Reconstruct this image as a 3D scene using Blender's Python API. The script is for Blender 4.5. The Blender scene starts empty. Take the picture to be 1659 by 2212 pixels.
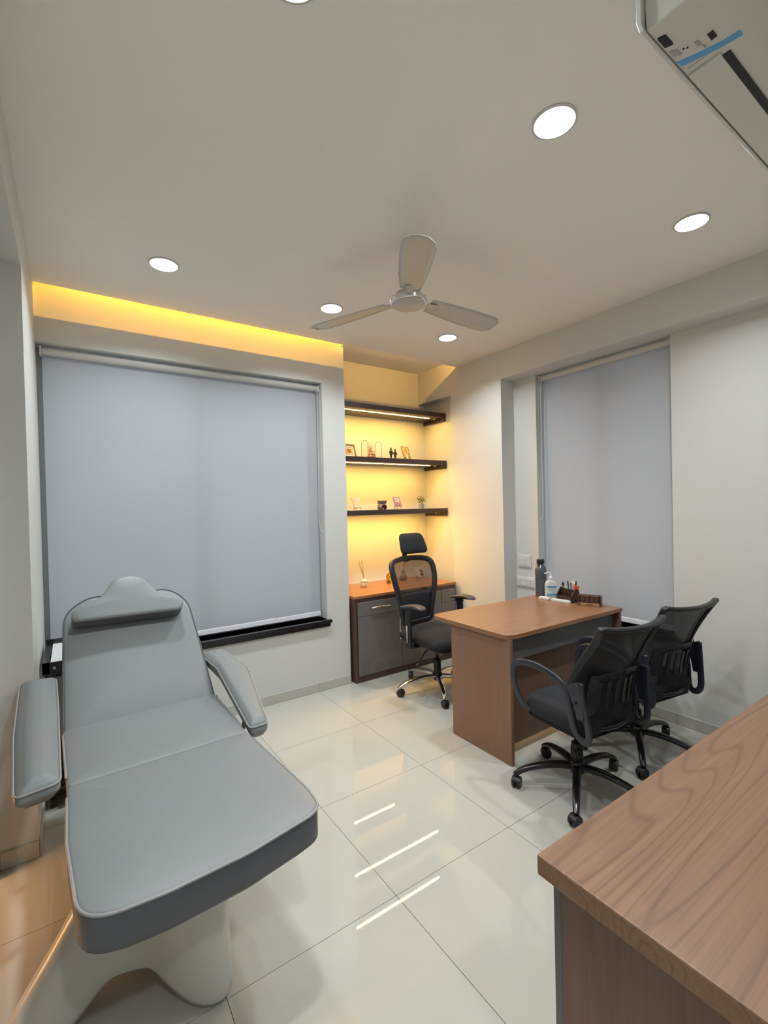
import bpy, bmesh, math, random
from mathutils import Vector, Matrix, Euler

# ------------------------------------------------------------------ camera
W_PX, H_PX, F_PX = 1659, 2212, 993.7
CAM_H = 1.502
YAW, PITCH, ROLL = math.radians(34.281), math.radians(-0.655), math.radians(-1.329)
sc = bpy.context.scene
COL = sc.collection
cd = bpy.data.cameras.new('camera')
cam = bpy.data.objects.new('camera', cd)
COL.objects.link(cam)
fw = Vector((math.sin(YAW) * math.cos(PITCH), math.cos(YAW) * math.cos(PITCH), math.sin(PITCH)))
r0 = Vector((math.cos(YAW), -math.sin(YAW), 0)); u0 = r0.cross(fw)
rt = math.cos(ROLL) * r0 + math.sin(ROLL) * u0
up = -math.sin(ROLL) * r0 + math.cos(ROLL) * u0
M = Matrix((rt, up, -fw)).transposed().to_4x4(); M.translation = (0, 0, CAM_H)
cam.matrix_world = M
cd.sensor_fit = 'VERTICAL'; cd.sensor_height = 24.0
cd.lens = 24.0 * F_PX / H_PX
cd.clip_start = 0.02
sc.camera = cam

# ------------------------------------------------------------------ world, exposure
wd = bpy.data.worlds.new('world'); sc.world = wd; wd.use_nodes = True
wd.node_tree.nodes['Background'].inputs[0].default_value = (0.57, 0.64, 0.69, 1)
wd.node_tree.nodes['Background'].inputs[1].default_value = 2.3
sc.view_settings.view_transform = 'Standard'
try: sc.view_settings.look = 'None'
except Exception: pass
sc.view_settings.gamma = 1.0
sc.view_settings.use_curve_mapping = False
sc.view_settings.exposure = -0.30

DOWN_E = 13.5          # watts of each ceiling downlight
DOWN_C = (0.92, 0.975, 1.0)
WARM = (1.0, 0.47, 0.035)
STRIP_C = (1.0, 0.55, 0.10)
STRIP_E = 205.0
COVE_E = 1450.0

# ------------------------------------------------------------------ materials
def nt(name):
    m = bpy.data.materials.new(name); m.use_nodes = True
    t = m.node_tree
    return m, t, t.nodes['Principled BSDF']

def mat(name, col, rough=0.5, metal=0.0, bump=0.0, scale=200.0, var=0.0, spec=0.5, coat=0.0, ior=None):
    m, t, p = nt(name)
    N, L = t.nodes, t.links
    p.inputs['Base Color'].default_value = (*col, 1)
    p.inputs['Roughness'].default_value = rough
    p.inputs['Metallic'].default_value = metal
    p.inputs['Specular IOR Level'].default_value = spec
    p.inputs['Coat Weight'].default_value = coat
    p.inputs['Coat Roughness'].default_value = 0.05
    tc = N.new('ShaderNodeTexCoord')
    nz = N.new('ShaderNodeTexNoise'); nz.inputs['Scale'].default_value = scale
    nz.inputs['Detail'].default_value = 3
    L.new(tc.outputs['Object'], nz.inputs['Vector'])
    if bump:
        b = N.new('ShaderNodeBump'); b.inputs['Strength'].default_value = bump; b.inputs['Distance'].default_value = 0.002
        L.new(nz.outputs['Fac'], b.inputs['Height']); L.new(b.outputs['Normal'], p.inputs['Normal'])
    if var:
        mx = N.new('ShaderNodeMixRGB')
        mx.inputs[1].default_value = (*[c * (1 - var) for c in col], 1)
        mx.inputs[2].default_value = (*[min(1, c * (1 + var)) for c in col], 1)
        L.new(nz.outputs['Fac'], mx.inputs[0]); L.new(mx.outputs[0], p.inputs['Base Color'])
    return m

def emit(name, col, s, one_sided=False):
    m = bpy.data.materials.new(name); m.use_nodes = True
    t = m.node_tree; t.nodes.clear()
    o = t.nodes.new('ShaderNodeOutputMaterial'); e = t.nodes.new('ShaderNodeEmission')
    e.inputs[0].default_value = (*col, 1); e.inputs[1].default_value = s
    t.links.new(e.outputs[0], o.inputs[0])
    return m

def wood(name, light, dark, axis='X', rough=0.35, scale=1.0, contrast=1.0, cathedral=0.6, spec=0.5):
    """laminate with straight pores, soft bands and cathedral arches; grain runs along axis (object space)"""
    m, t, p = nt(name); N, L = t.nodes, t.links
    tc = N.new('ShaderNodeTexCoord'); mp = N.new('ShaderNodeMapping')
    s = {'X': (0.075, 1, 1), 'Y': (1, 0.075, 1), 'Z': (1, 1, 0.06)}[axis]
    mp.inputs['Scale'].default_value = [v * scale for v in s]
    L.new(tc.outputs['Object'], mp.inputs['Vector'])
    n1 = N.new('ShaderNodeTexNoise'); n1.inputs['Scale'].default_value = 3.4; n1.inputs['Detail'].default_value = 0.8
    n1.inputs['Distortion'].default_value = 0.12
    L.new(mp.outputs[0], n1.inputs['Vector'])
    mul = N.new('ShaderNodeMath'); mul.operation = 'MULTIPLY'; mul.inputs[1].default_value = 20.0
    L.new(n1.outputs['Fac'], mul.inputs[0])
    fr = N.new('ShaderNodeMath'); fr.operation = 'PINGPONG'; fr.inputs[1].default_value = 0.5
    L.new(mul.outputs[0], fr.inputs[0])
    r1 = N.new('ShaderNodeValToRGB'); r1.color_ramp.elements[0].position = 0.0; r1.color_ramp.elements[1].position = 0.16
    r1.color_ramp.elements[0].color = (cathedral, cathedral, cathedral, 1); r1.color_ramp.elements[1].color = (1, 1, 1, 1)
    L.new(fr.outputs[0], r1.inputs[0])
    mp2 = N.new('ShaderNodeMapping')
    s2 = {'X': (0.014, 1, 1), 'Y': (1, 0.014, 1), 'Z': (1, 1, 0.014)}[axis]
    mp2.inputs['Scale'].default_value = [v * scale for v in s2]
    L.new(tc.outputs['Object'], mp2.inputs['Vector'])
    n2 = N.new('ShaderNodeTexNoise'); n2.inputs['Scale'].default_value = 70; n2.inputs['Detail'].default_value = 4; n2.inputs['Roughness'].default_value = 0.7
    L.new(mp2.outputs[0], n2.inputs['Vector'])
    r2 = N.new('ShaderNodeValToRGB'); r2.color_ramp.elements[0].position = 0.33; r2.color_ramp.elements[1].position = 0.62
    L.new(n2.outputs['Fac'], r2.inputs[0])
    m1 = N.new('ShaderNodeMixRGB'); m1.blend_type = 'MULTIPLY'; m1.inputs[0].default_value = 0.55 * contrast
    L.new(r2.outputs[0], m1.inputs[1]); L.new(r1.outputs[0], m1.inputs[2])
    mm = N.new('ShaderNodeMath'); mm.operation = 'MULTIPLY'
    L.new(r1.outputs[0], mm.inputs[0])
    ad = N.new('ShaderNodeMapRange'); ad.inputs[3].default_value = 1 - 0.45 * contrast; ad.inputs[4].default_value = 1.0
    L.new(r2.outputs[0], ad.inputs[0]); L.new(ad.outputs[0], mm.inputs[1])
    mx = N.new('ShaderNodeMixRGB'); mx.inputs[1].default_value = (*dark, 1); mx.inputs[2].default_value = (*light, 1)
    L.new(mm.outputs[0], mx.inputs[0])
    n3 = N.new('ShaderNodeTexNoise'); n3.inputs['Scale'].default_value = 1.7
    L.new(mp.outputs[0], n3.inputs['Vector'])
    hs = N.new('ShaderNodeMixRGB'); hs.blend_type = 'MULTIPLY'; hs.inputs[0].default_value = 0.35
    L.new(mx.outputs[0], hs.inputs[1]); 
    r3 = N.new('ShaderNodeValToRGB'); r3.color_ramp.elements[0].position = .3; r3.color_ramp.elements[1].position = .7
    r3.color_ramp.elements[0].color = (.55, .52, .55, 1)
    L.new(n3.outputs['Fac'], r3.inputs[0]); L.new(r3.outputs[0], hs.inputs[2])
    L.new(hs.outputs[0], p.inputs['Base Color'])
    p.inputs['Roughness'].default_value = rough
    p.inputs['Specular IOR Level'].default_value = spec
    return m

def seethrough(name, col, alpha, rough=0.6, pattern=0.0):
    m, t, p = nt(name); N, L = t.nodes, t.links
    p.inputs['Base Color'].default_value = (*col, 1); p.inputs['Roughness'].default_value = rough
    p.inputs['Alpha'].default_value = alpha
    if pattern:
        tc = N.new('ShaderNodeTexCoord'); mp = N.new('ShaderNodeMapping'); mp.inputs['Scale'].default_value = (pattern,) * 3
        L.new(tc.outputs['Object'], mp.inputs['Vector'])
        w = N.new('ShaderNodeTexNoise'); w.inputs['Scale'].default_value = 1.0; L.new(mp.outputs[0], w.inputs['Vector'])
        mr = N.new('ShaderNodeMapRange'); mr.inputs[3].default_value = alpha - .06; mr.inputs[4].default_value = min(1, alpha + .06)
        L.new(w.outputs['Fac'], mr.inputs[0]); L.new(mr.outputs[0], p.inputs['Alpha'])
    return m

MT = {}
MT['wall'] = mat('wall_paint', (0.63, 0.64, 0.62), 0.55, bump=0.08, scale=60, spec=0.3)
MT['ceil'] = mat('ceiling_paint', (0.86, 0.845, 0.80), 0.7, bump=0.05, scale=50, spec=0.2)
MT['skirt'] = mat('skirting_tile', (0.50, 0.49, 0.45), 0.2, var=0.03, scale=8)
MT['grout'] = mat('grout', (0.20, 0.19, 0.16), 0.9)
MT['granite'] = mat('black_granite', (0.012, 0.012, 0.016), 0.16, var=0.6, scale=90, bump=0.3)
MT['blind'] = mat('blind_fabric', (0.47, 0.50, 0.55), 0.75, bump=0.1, scale=500, spec=0.25, var=0.02)
def blind_mat():
    m, t, p = nt('blind_fabric_translucent'); N, L = t.nodes, t.links
    p.inputs['Base Color'].default_value = (0.56, 0.58, 0.61, 1); p.inputs['Roughness'].default_value = 0.8
    p.inputs['Specular IOR Level'].default_value = 0.2
    tr = N.new('ShaderNodeBsdfTranslucent'); tr.inputs[0].default_value = (0.50, 0.54, 0.62, 1)
    mx = N.new('ShaderNodeMixShader'); mx.inputs[0].default_value = 0.30
    o = N['Material Output']
    L.new(p.outputs[0], mx.inputs[1]); L.new(tr.outputs[0], mx.inputs[2]); L.new(mx.outputs[0], o.inputs[0])
    return m
MT['blind'] = blind_mat()
MT['blind_bar'] = mat('blind_bar', (0.86, 0.88, 0.93), 0.4)
MT['roll'] = mat('blind_roll', (0.60, 0.59, 0.56), 0.5)
MT['chain'] = mat('blind_chain', (0.68, 0.68, 0.65), 0.35)
MT['alu'] = mat('window_aluminium', (0.35, 0.36, 0.37), 0.4, metal=0.5)
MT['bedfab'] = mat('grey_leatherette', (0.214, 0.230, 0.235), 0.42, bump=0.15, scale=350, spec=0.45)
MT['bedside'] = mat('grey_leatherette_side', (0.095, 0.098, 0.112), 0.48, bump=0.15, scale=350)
MT['piping'] = mat('piping', (0.30, 0.30, 0.30), 0.35)
MT['fibre'] = mat('white_fibreglass', (0.58, 0.575, 0.53), 0.27, var=0.03, scale=6, spec=0.6)
MT['plastic'] = mat('black_plastic', (0.014, 0.014, 0.017), 0.38, bump=0.05, scale=400)
MT['armplastic'] = mat('armrest_plastic', (0.024, 0.027, 0.040), 0.42)
MT['armpad'] = mat('armrest_pad', (0.055, 0.05, 0.055), 0.45)
MT['basepaint'] = mat('black_gloss_metal', (0.008, 0.008, 0.009), 0.22, spec=0.6)
MT['fabric'] = mat('black_fabric', (0.012, 0.013, 0.018), 0.85, bump=0.3, scale=700)
MT['mesh'] = seethrough('black_mesh', (0.010, 0.010, 0.014), 0.93, 0.7, 700)
MT['meshlight'] = seethrough('thin_black_mesh', (0.06, 0.04, 0.03), 0.50, 0.7, 700)
MT['chrome'] = mat('chrome', (0.80, 0.80, 0.80), 0.10, metal=1.0)
MT['silver'] = mat('satin_silver', (0.62, 0.62, 0.62), 0.3, metal=0.9)
MT['greylam'] = mat('grey_laminate', (0.115, 0.11, 0.115), 0.38, var=0.02, scale=30)
MT['greylam2'] = mat('grey_laminate_cabinet', (0.15, 0.14, 0.14), 0.38, var=0.02, scale=30)
TEAK_L, TEAK_D = (0.36, 0.195, 0.115), (0.17, 0.082, 0.050)
MT['deskwood'] = wood('walnut_laminate_desk', (0.33, 0.165, 0.078), (0.17, 0.078, 0.038), 'X', 0.30, 1.6, 0.7, 0.6)
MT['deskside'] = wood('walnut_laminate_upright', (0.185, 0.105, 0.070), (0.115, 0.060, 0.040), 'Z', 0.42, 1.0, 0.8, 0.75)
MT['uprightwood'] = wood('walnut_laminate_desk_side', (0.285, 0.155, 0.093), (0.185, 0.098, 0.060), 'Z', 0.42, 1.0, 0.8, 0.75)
MT['counterwood'] = wood('walnut_laminate_counter', (0.27, 0.150, 0.083), (0.125, 0.064, 0.040), 'X', 0.42, 1.7, 1.0, 0.45)
MT['darkwood'] = mat('dark_stained_wood', (0.035, 0.016, 0.014), 0.4, var=0.3, scale=25)
MT['cabwood'] = mat('brown_cabinet_edge', (0.095, 0.052, 0.042), 0.4, var=0.15, scale=40)
MT['cabtop'] = wood('orange_brown_top', (0.42, 0.19, 0.075), (0.30, 0.13, 0.05), 'X', 0.35, 1.0, 0.5, 0.85)
MT['shelf'] = mat('dark_shelf_laminate', (0.045, 0.028, 0.026), 0.35, var=0.25, scale=30)
MT['shelftop'] = mat('shelf_top', (0.35, 0.22, 0.12), 0.4)
MT['white'] = mat('white_plastic', (0.66, 0.66, 0.64), 0.3)
MT['acwhite'] = mat('white_appliance_shell', (0.60, 0.585, 0.54), 0.28, spec=0.5)
MT['fanwhite'] = mat('fan_enamel', (0.52, 0.50, 0.46), 0.3)
MT['fanrim'] = mat('fan_chrome_trim', (0.75, 0.75, 0.75), 0.15, metal=1.0)
MT['black'] = mat('dark_slot', (0.008, 0.008, 0.012), 0.5)
MT['blue'] = mat('blue_film', (0.11, 0.34, 0.60), 0.35)
MT['label_grey'] = mat('grey_print', (0.36, 0.35, 0.35), 0.6)
MT['gold'] = mat('gold', (0.50, 0.24, 0.03), 0.28, metal=0.75)
MT['goldyellow'] = mat('golden_lacquer', (0.72, 0.46, 0.02), 0.3, metal=0.5)
MT['bronze'] = mat('dark_bronze', (0.03, 0.018, 0.015), 0.35)
MT['cream'] = mat('cream_canvas', (0.70, 0.60, 0.48), 0.7)
MT['mauve'] = mat('mauve_canvas', (0.19, 0.115, 0.26), 0.6)
MT['pink'] = mat('pale_pink_canvas', (0.50, 0.36, 0.38), 0.7)
MT['pinkprint'] = mat('faded_script', (0.75, 0.40, 0.38), 0.6)
MT['easel'] = mat('pale_wood', (0.60, 0.40, 0.19), 0.5)
MT['burner'] = mat('mauve_ceramic', (0.19, 0.125, 0.16), 0.35)
MT['leaf'] = mat('green_leaf', (0.10, 0.13, 0.02), 0.5, var=0.4, scale=60)
MT['leaf2'] = mat('yellow_green_leaf', (0.30, 0.24, 0.04), 0.5, var=0.4, scale=60)
MT['reed'] = mat('reed', (0.30, 0.16, 0.05), 0.7)
MT['ceramic'] = mat('cream_ceramic', (0.72, 0.64, 0.52), 0.3)
MT['greyceramic'] = mat('olive_ceramic', (0.20, 0.15, 0.09), 0.4, var=0.2, scale=20)
MT['bottle'] = mat('smoky_bottle', (0.075, 0.085, 0.105), 0.12, spec=0.6)
MT['label_white'] = mat('label_white', (0.62, 0.68, 0.70), 0.4)
MT['label_blue'] = mat('label_blue', (0.08, 0.28, 0.52), 0.4)
MT['label_cyan'] = mat('label_cyan', (0.14, 0.42, 0.62), 0.4)
MT['calwood'] = mat('red_brown_wood', (0.095, 0.038, 0.026), 0.35, var=0.25, scale=30)
MT['calplate'] = mat('pale_wood_plate', (0.42, 0.22, 0.10), 0.5)
MT['orange'] = mat('orange_plastic', (0.85, 0.16, 0.03), 0.35)
MT['redpen'] = mat('red_plastic', (0.35, 0.02, 0.02), 0.35)
MT['paper'] = mat('white_paper', (0.68, 0.70, 0.70), 0.7)
MT['ink'] = mat('black_ink', (0.012, 0.008, 0.008), 0.6)
MT['brownink'] = mat('brown_paint', (0.06, 0.02, 0.02), 0.6)
MT['greenink'] = mat('green_paint', (0.10, 0.14, 0.03), 0.6)
MT['orangeink'] = mat('orange_paint', (0.75, 0.25, 0.03), 0.6)
MT['frame'] = mat('carved_gilt_frame', (0.16, 0.07, 0.03), 0.4, var=0.3, scale=120, bump=0.4)
MT['glassdoor'] = seethrough('tinted_window_glass', (0.02, 0.03, 0.05), 0.35, 0.05)
MT['clear'] = seethrough('clear_acrylic', (0.80, 0.72, 0.55), 0.16, 0.05)
MT['dnl'] = emit('downlight_lens', (1, 0.985, 0.95), 14)
MT['strip'] = emit('warm_led_strip', STRIP_C, STRIP_E)
MT['cove'] = emit('warm_cove_strip', WARM, COVE_E)
MT['cove_short'] = emit('warm_cove_strip_short', (1.0, 0.50, 0.08), 420.0)
MT['oldwall'] = mat('corridor_paint', (0.55, 0.45, 0.33), 0.6)
# polished tile with faint cloud pattern
def tile_mat():
    m, t, p = nt('polished_vitrified_tile'); N, L = t.nodes, t.links
    tc = N.new('ShaderNodeTexCoord'); nz = N.new('ShaderNodeTexNoise'); nz.inputs['Scale'].default_value = 2.2; nz.inputs['Detail'].default_value = 6
    ge = N.new('ShaderNodeNewGeometry')
    L.new(ge.outputs['Position'], nz.inputs['Vector'])
    r = N.new('ShaderNodeValToRGB'); r.color_ramp.elements[0].position = .3; r.color_ramp.elements[1].position = .7
    r.color_ramp.elements[0].color = (0.475, 0.470, 0.425, 1); r.color_ramp.elements[1].color = (0.505, 0.498, 0.45, 1)
    L.new(nz.outputs['Fac'], r.inputs[0]); L.new(r.outputs[0], p.inputs['Base Color'])
    p.inputs['Roughness'].default_value = 0.018; p.inputs['Specular IOR Level'].default_value = 0.62
    return m
MT['tile'] = tile_mat()

# ------------------------------------------------------------------ mesh helpers
def link(o): COL.objects.link(o); return o

def thing(name, label, cat, loc=(0, 0, 0), rz=0.0, group=None):
    o = bpy.data.objects.new(name, None); link(o)
    o.empty_display_size = 0.1
    o.location = loc; o.rotation_euler = (0, 0, rz)
    o['label'] = label; o['category'] = cat
    if group: o['group'] = group
    return o

def rootmat(o):
    return Matrix.Translation(o.location) @ o.rotation_euler.to_matrix().to_4x4()

def obj(name, bm, m, parent=None, smooth=False, world=False, bevel=0.0, seg=2, sub=0):
    """link a bmesh as one mesh object; world=True: verts are in world space though the object is a child"""
    bmesh.ops.recalc_face_normals(bm, faces=bm.faces)
    me = bpy.data.meshes.new(name)
    bm.to_mesh(me); bm.free()
    if not isinstance(m, (list, tuple)): m = [m]
    for k in m: me.materials.append(MT[k] if isinstance(k, str) else k)
    o = bpy.data.objects.new(name, me); link(o)
    if smooth:
        for p in me.polygons: p.use_smooth = True
    if parent is not None:
        o.parent = parent
        if world:
            r = parent; X = Matrix.Identity(4)
            while r is not None:
                X = rootmat(r) @ X; r = r.parent
            me.transform(X.inverted())
    if bevel:
        b = o.modifiers.new('bevel', 'BEVEL'); b.width = bevel; b.segments = seg; b.limit_method = 'ANGLE'; b.angle_limit = math.radians(40)
        b.harden_normals = False
    if sub:
        s = o.modifiers.new('sub', 'SUBSURF'); s.levels = sub; s.render_levels = sub
    return o

def tag(o, label, cat, group=None):
    o['label'] = label; o['category'] = cat
    if group: o['group'] = group
    return o
def struct(o): o['kind'] = 'structure'; return o
def lab(o, l): o['label'] = l; return o

def new(): return bmesh.new()

def box(bm, x0, x1, y0, y1, z0, z1, mi=0):
    v = [bm.verts.new(p) for p in ((x0, y0, z0), (x1, y0, z0), (x1, y1, z0), (x0, y1, z0), (x0, y0, z1), (x1, y0, z1), (x1, y1, z1), (x0, y1, z1))]
    for f in ((0, 3, 2, 1), (4, 5, 6, 7), (0, 1, 5, 4), (1, 2, 6, 5), (2, 3, 7, 6), (3, 0, 4, 7)):
        fc = bm.faces.new([v[i] for i in f]); fc.material_index = mi
    return bm
def bx(*a): return box(new(), *a)

def prism(bm, pts, a0, a1, axis='z', mi=0):
    """extrude a polygon given in the two other axes between a0 and a1 along axis"""
    def P(u, v, w):
        return {'z': (u, v, w), 'y': (u, w, v), 'x': (w, u, v)}[axis]
    lo = [bm.verts.new(P(u, v, a0)) for u, v in pts]; hi = [bm.verts.new(P(u, v, a1)) for u, v in pts]
    n = len(pts)
    bm.faces.new(lo[::-1]).material_index = mi; bm.faces.new(hi).material_index = mi
    for i in range(n):
        bm.faces.new((lo[i], lo[(i + 1) % n], hi[(i + 1) % n], hi[i])).material_index = mi
    return bm

def lathe(bm, prof, n=24, c=(0, 0, 0), sx=1, sy=1, mi=0, cap=True):
    rings = []
    for r, z in prof:
        rings.append([bm.verts.new((c[0] + r * sx * math.cos(2 * math.pi * i / n), c[1] + r * sy * math.sin(2 * math.pi * i / n), c[2] + z)) for i in range(n)])
    for a, b in zip(rings, rings[1:]):
        for i in range(n):
            bm.faces.new((a[i], a[(i + 1) % n], b[(i + 1) % n], b[i])).material_index = mi
    if cap:
        bm.faces.new(rings[0][::-1]).material_index = mi; bm.faces.new(rings[-1]).material_index = mi
    return bm

def frames(path, closed=False, upv=Vector((0, 0, 1))):
    P = [Vector(p) for p in path]; n = len(P); out = []
    prev = None
    for i in range(n):
        a = P[(i - 1) % n] if (closed or i > 0) else P[i]
        b = P[(i + 1) % n] if (closed or i < n - 1) else P[i]
        t = (b - a).normalized()
        s = t.cross(upv)
        if s.length < 1e-3: s = t.cross(Vector((0, 1, 0))) if prev is None else prev
        s.normalize()
        if prev is not None and s.dot(prev) < 0: s = -s
        prev = s
        out.append((P[i], t, s, s.cross(t).normalized()))
    return out

def sweep(bm, path, prof, closed=False, upv=Vector((0, 0, 1)), scale=None, mi=0):
    """sweep the closed 2-D profile (side, up) along path"""
    fr = frames(path, closed, upv); rings = []
    for k, (p, t, s, u) in enumerate(fr):
        q = scale[k] if scale else 1.0
        if not isinstance(q, (tuple, list)): q = (q, q)
        rings.append([bm.verts.new(p + s * (a * q[0]) + u * (b * q[1])) for a, b in prof])
    m = len(prof); n = len(rings)
    for i in range(n if closed else n - 1):
        a, b = rings[i], rings[(i + 1) % n]
        for j in range(m):
            bm.faces.new((a[j], a[(j + 1) % m], b[(j + 1) % m], b[j])).material_index = mi
    if not closed:
        bm.faces.new(rings[0][::-1]).material_index = mi; bm.faces.new(rings[-1]).material_index = mi
    return bm

def circ(r, n=8): return [(r * math.cos(2 * math.pi * i / n), r * math.sin(2 * math.pi * i / n)) for i in range(n)]
def rrect(w, h, r=0.3, n=3):
    """rounded rectangle profile w x h"""
    r *= min(w, h); out = []
    for cx, cy, a in ((w / 2 - r, h / 2 - r, 0), (-w / 2 + r, h / 2 - r, 90), (-w / 2 + r, -h / 2 + r, 180), (w / 2 - r, -h / 2 + r, 270)):
        for k in range(n + 1):
            t = math.radians(a + 90 * k / n); out.append((cx + r * math.cos(t), cy + r * math.sin(t)))
    return out
def tube(bm, path, r, n=8, closed=False, scale=None, mi=0): return sweep(bm, path, circ(r, n), closed, scale=scale, mi=mi)

def cyl(bm, p, q, r, r2=None, n=16, mi=0):
    return sweep(bm, [p, q], circ(1, n), scale=[r, r if r2 is None else r2], mi=mi)

def spline(pts, k=6, closed=False):
    """Catmull-Rom through the points"""
    P = [Vector(p) for p in pts]; n = len(P); out = []
    for i in range(n if closed else n - 1):
        p0 = P[(i - 1) % n] if closed or i > 0 else P[i]; p1 = P[i]; p2 = P[(i + 1) % n]
        p3 = P[(i + 2) % n] if closed or i < n - 2 else p2
        for j in range(k):
            t = j / k
            out.append(0.5 * ((2 * p1) + (p2 - p0) * t + (2 * p0 - 5 * p1 + 4 * p2 - p3) * t * t + (3 * p1 - p0 - 3 * p2 + p3) * t ** 3))
    if not closed: out.append(P[-1])
    return out

def round_poly(pts, rad, n=5):
    """round the corners of a 2-D polygon; rad one value or one per corner"""
    out = []; m = len(pts)
    for i in range(m):
        r = rad[i] if isinstance(rad, (list, tuple)) else rad
        p = Vector(pts[i]); a = (Vector(pts[i - 1]) - p); b = (Vector(pts[(i + 1) % m]) - p)
        if r <= 0: out.append(tuple(p)); continue
        ang = a.angle(b); d = min(r / math.tan(ang / 2), a.length * .49, b.length * .49)
        A = p + a.normalized() * d; B = p + b.normalized() * d
        for k in range(n + 1):
            t = k / n; out.append(tuple((1 - t) ** 2 * A + 2 * t * (1 - t) * p + t * t * B))
    return out

def resample(pts, step):
    """add points along long edges of a closed polygon"""
    out = []; m = len(pts)
    for i in range(m):
        a = Vector(pts[i]); b = Vector(pts[(i + 1) % m]); k = max(1, int((b - a).length / step))
        for j in range(k): out.append(tuple(a + (b - a) * j / k))
    return out

def pad(bm, out, z0, z1, dome=0.015, edge=0.015, X=Matrix.Identity(4), botedge=0.01, mi_top=0, mi_side=0, spine=None):
    """upholstered slab over a star-shaped outline, slightly domed top with a rolled edge"""
    c = Vector((sum(p[0] for p in out) / len(out), sum(p[1] for p in out) / len(out)))
    span = min(max(p[0] for p in out) - min(p[0] for p in out), max(p[1] for p in out) - min(p[1] for p in out)) / 2
    if spine:
        sa, sb = Vector(spine[0]), Vector(spine[1]); dv = sb - sa
        def cc(p):
            p = Vector(p[:2]); k = max(0, min(1, (p - sa).dot(dv) / dv.dot(dv))); return sa + dv * k
        def ring(t, z):
            r = []
            for p in out:
                q = cc(p); r.append(bm.verts.new(X @ Vector((q.x + (p[0] - q.x) * t, q.y + (p[1] - q.y) * t, z))))
            return r
    else:
      def ring(t, z): return [bm.verts.new(X @ Vector((c.x + (p[0] - c.x) * t, c.y + (p[1] - c.y) * t, z))) for p in out]
    e = 1 - edge / span
    spec = [(1 - botedge / span, z0), (1, z0 + botedge)]
    spec += [(1, z0 + (z1 - z0) * .5), (1, z1 - edge * .8), (1 - (1 - e) * .3, z1 - edge * .25), (e, z1)]
    ntop = len(spec)
    for t in (.92, .8, .62, .4, .18): spec.append((e * t, z1 + dome * (1 - t ** 3)))
    R = [ring(t, z) for t, z in spec]; n = len(out)
    for k, (a, b) in enumerate(zip(R, R[1:])):
        for i in range(n):
            f = bm.faces.new((a[i], a[(i + 1) % n], b[(i + 1) % n], b[i])); f.material_index = mi_top if k >= 3 else mi_side
    bm.faces.new(R[0][::-1]).material_index = mi_side
    cv = bm.verts.new(X @ Vector((c.x, c.y, z1 + dome)))
    for i in range(n): bm.faces.new((R[-1][i], R[-1][(i + 1) % n], cv)).material_index = mi_top
    return bm

def text_mesh(name, s, size, m, parent, X, depth=0.0006, align='CENTER'):
    cu = bpy.data.curves.new(name, 'FONT'); cu.body = s; cu.size = size; cu.align_x = align; cu.align_y = 'CENTER'; cu.extrude = depth
    cu.resolution_u = 3
    o = bpy.data.objects.new(name, cu); link(o)
    dg = bpy.context.evaluated_depsgraph_get()
    me = bpy.data.meshes.new_from_object(o.evaluated_get(dg))
    bpy.data.objects.remove(o); me.transform(X); me.materials.append(MT[m])
    r = bpy.data.objects.new(name, me); link(r)
    if parent is not None:
        r.parent = parent
        q = parent; Y = Matrix.Identity(4)
        while q is not None: Y = rootmat(q) @ Y; q = q.parent
        me.transform(Y.inverted())
    return r

def copy_tree(o, parent=None):
    c = o.copy(); COL.objects.link(c); c.parent = parent
    for ch in list(o.children): copy_tree(ch, c)
    return c

# ------------------------------------------------------------------ room dimensions
TS = 0.642                       # floor tile
X_L, X_R, X_REC = -0.150, 3.165, 3.33
X_ALC0, X_ALC1 = 1.95, 3.25
Y_SLOT, Z_PL = 3.362, 3.40       # slot of the cove over the window, top of its plenum      # alcove inner walls
Y_W, Y_A, Y_LIP = 3.42, 3.93, 3.315
Y_PIER = 2.53
Z_C, Z_UP = 2.85, 2.935
Z_BEAM = 2.585
Z_RECT = 2.605
X_LL = -0.285                    # left wall in front of the pier
Y_BACK = -1.3
Y_RW = 0.15                      # wall behind the counter
WIN1 = (-0.150, 1.738, 0.58, 2.535)
WIN2 = (1.455, 2.531, 0.58)      # y0 y1 z0, up to the recess soffit
T = 0.2

# floor: screed + tiles
fl = struct(obj('floor', bx(-1.6, X_REC + T, Y_BACK - T, Y_A + T, -0.12, -0.004), 'grout'))
tx0, ty0 = 1.536 * 1.07, 1.951 * 1.07
me_tile = None
i0 = math.floor((-1.5 - tx0) / TS); i1 = math.ceil((X_REC - tx0) / TS)
j0 = math.floor((Y_BACK - ty0) / TS); j1 = math.ceil((Y_A - ty0) / TS)
for i in range(i0, i1):
    for j in range(j0, j1):
        xa, xb = max(tx0 + i * TS, -1.5), min(tx0 + (i + 1) * TS, X_REC)
        ya, yb = max(ty0 + j * TS, Y_BACK), min(ty0 + (j + 1) * TS, Y_A)
        if xb - xa < .01 or yb - ya < .01: continue
        g = 0.0011
        obj('tile', bx(xa + g, xb - g, ya + g, yb - g, -0.004, 0.0), 'tile', fl)

# walls
def wallbox(name, *boxes, m='wall', **k):
    bm = new()
    for b in boxes: box(bm, *b)
    return struct(obj(name, bm, m, **k))
a, b, z0, z1 = WIN1
wallbox('wall_back',
        (X_L, b, Y_W, Y_W + T, 0, z0), (X_L - .15, b, Y_W, Y_W + T, z1, Z_PL + .1), (b, X_ALC0, Y_W, Y_W + T, 0, Z_PL + .1),
        (X_L - .15, X_L, Y_W, Y_W + T, 0, z1))
wallbox('wall_alcove', (X_ALC0 - .1, X_ALC1 + .2, Y_A, Y_A + T, 0, Z_UP),
        (X_ALC0 - .2, X_ALC0, Y_W + T, Y_A, 0, Z_UP))
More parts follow.
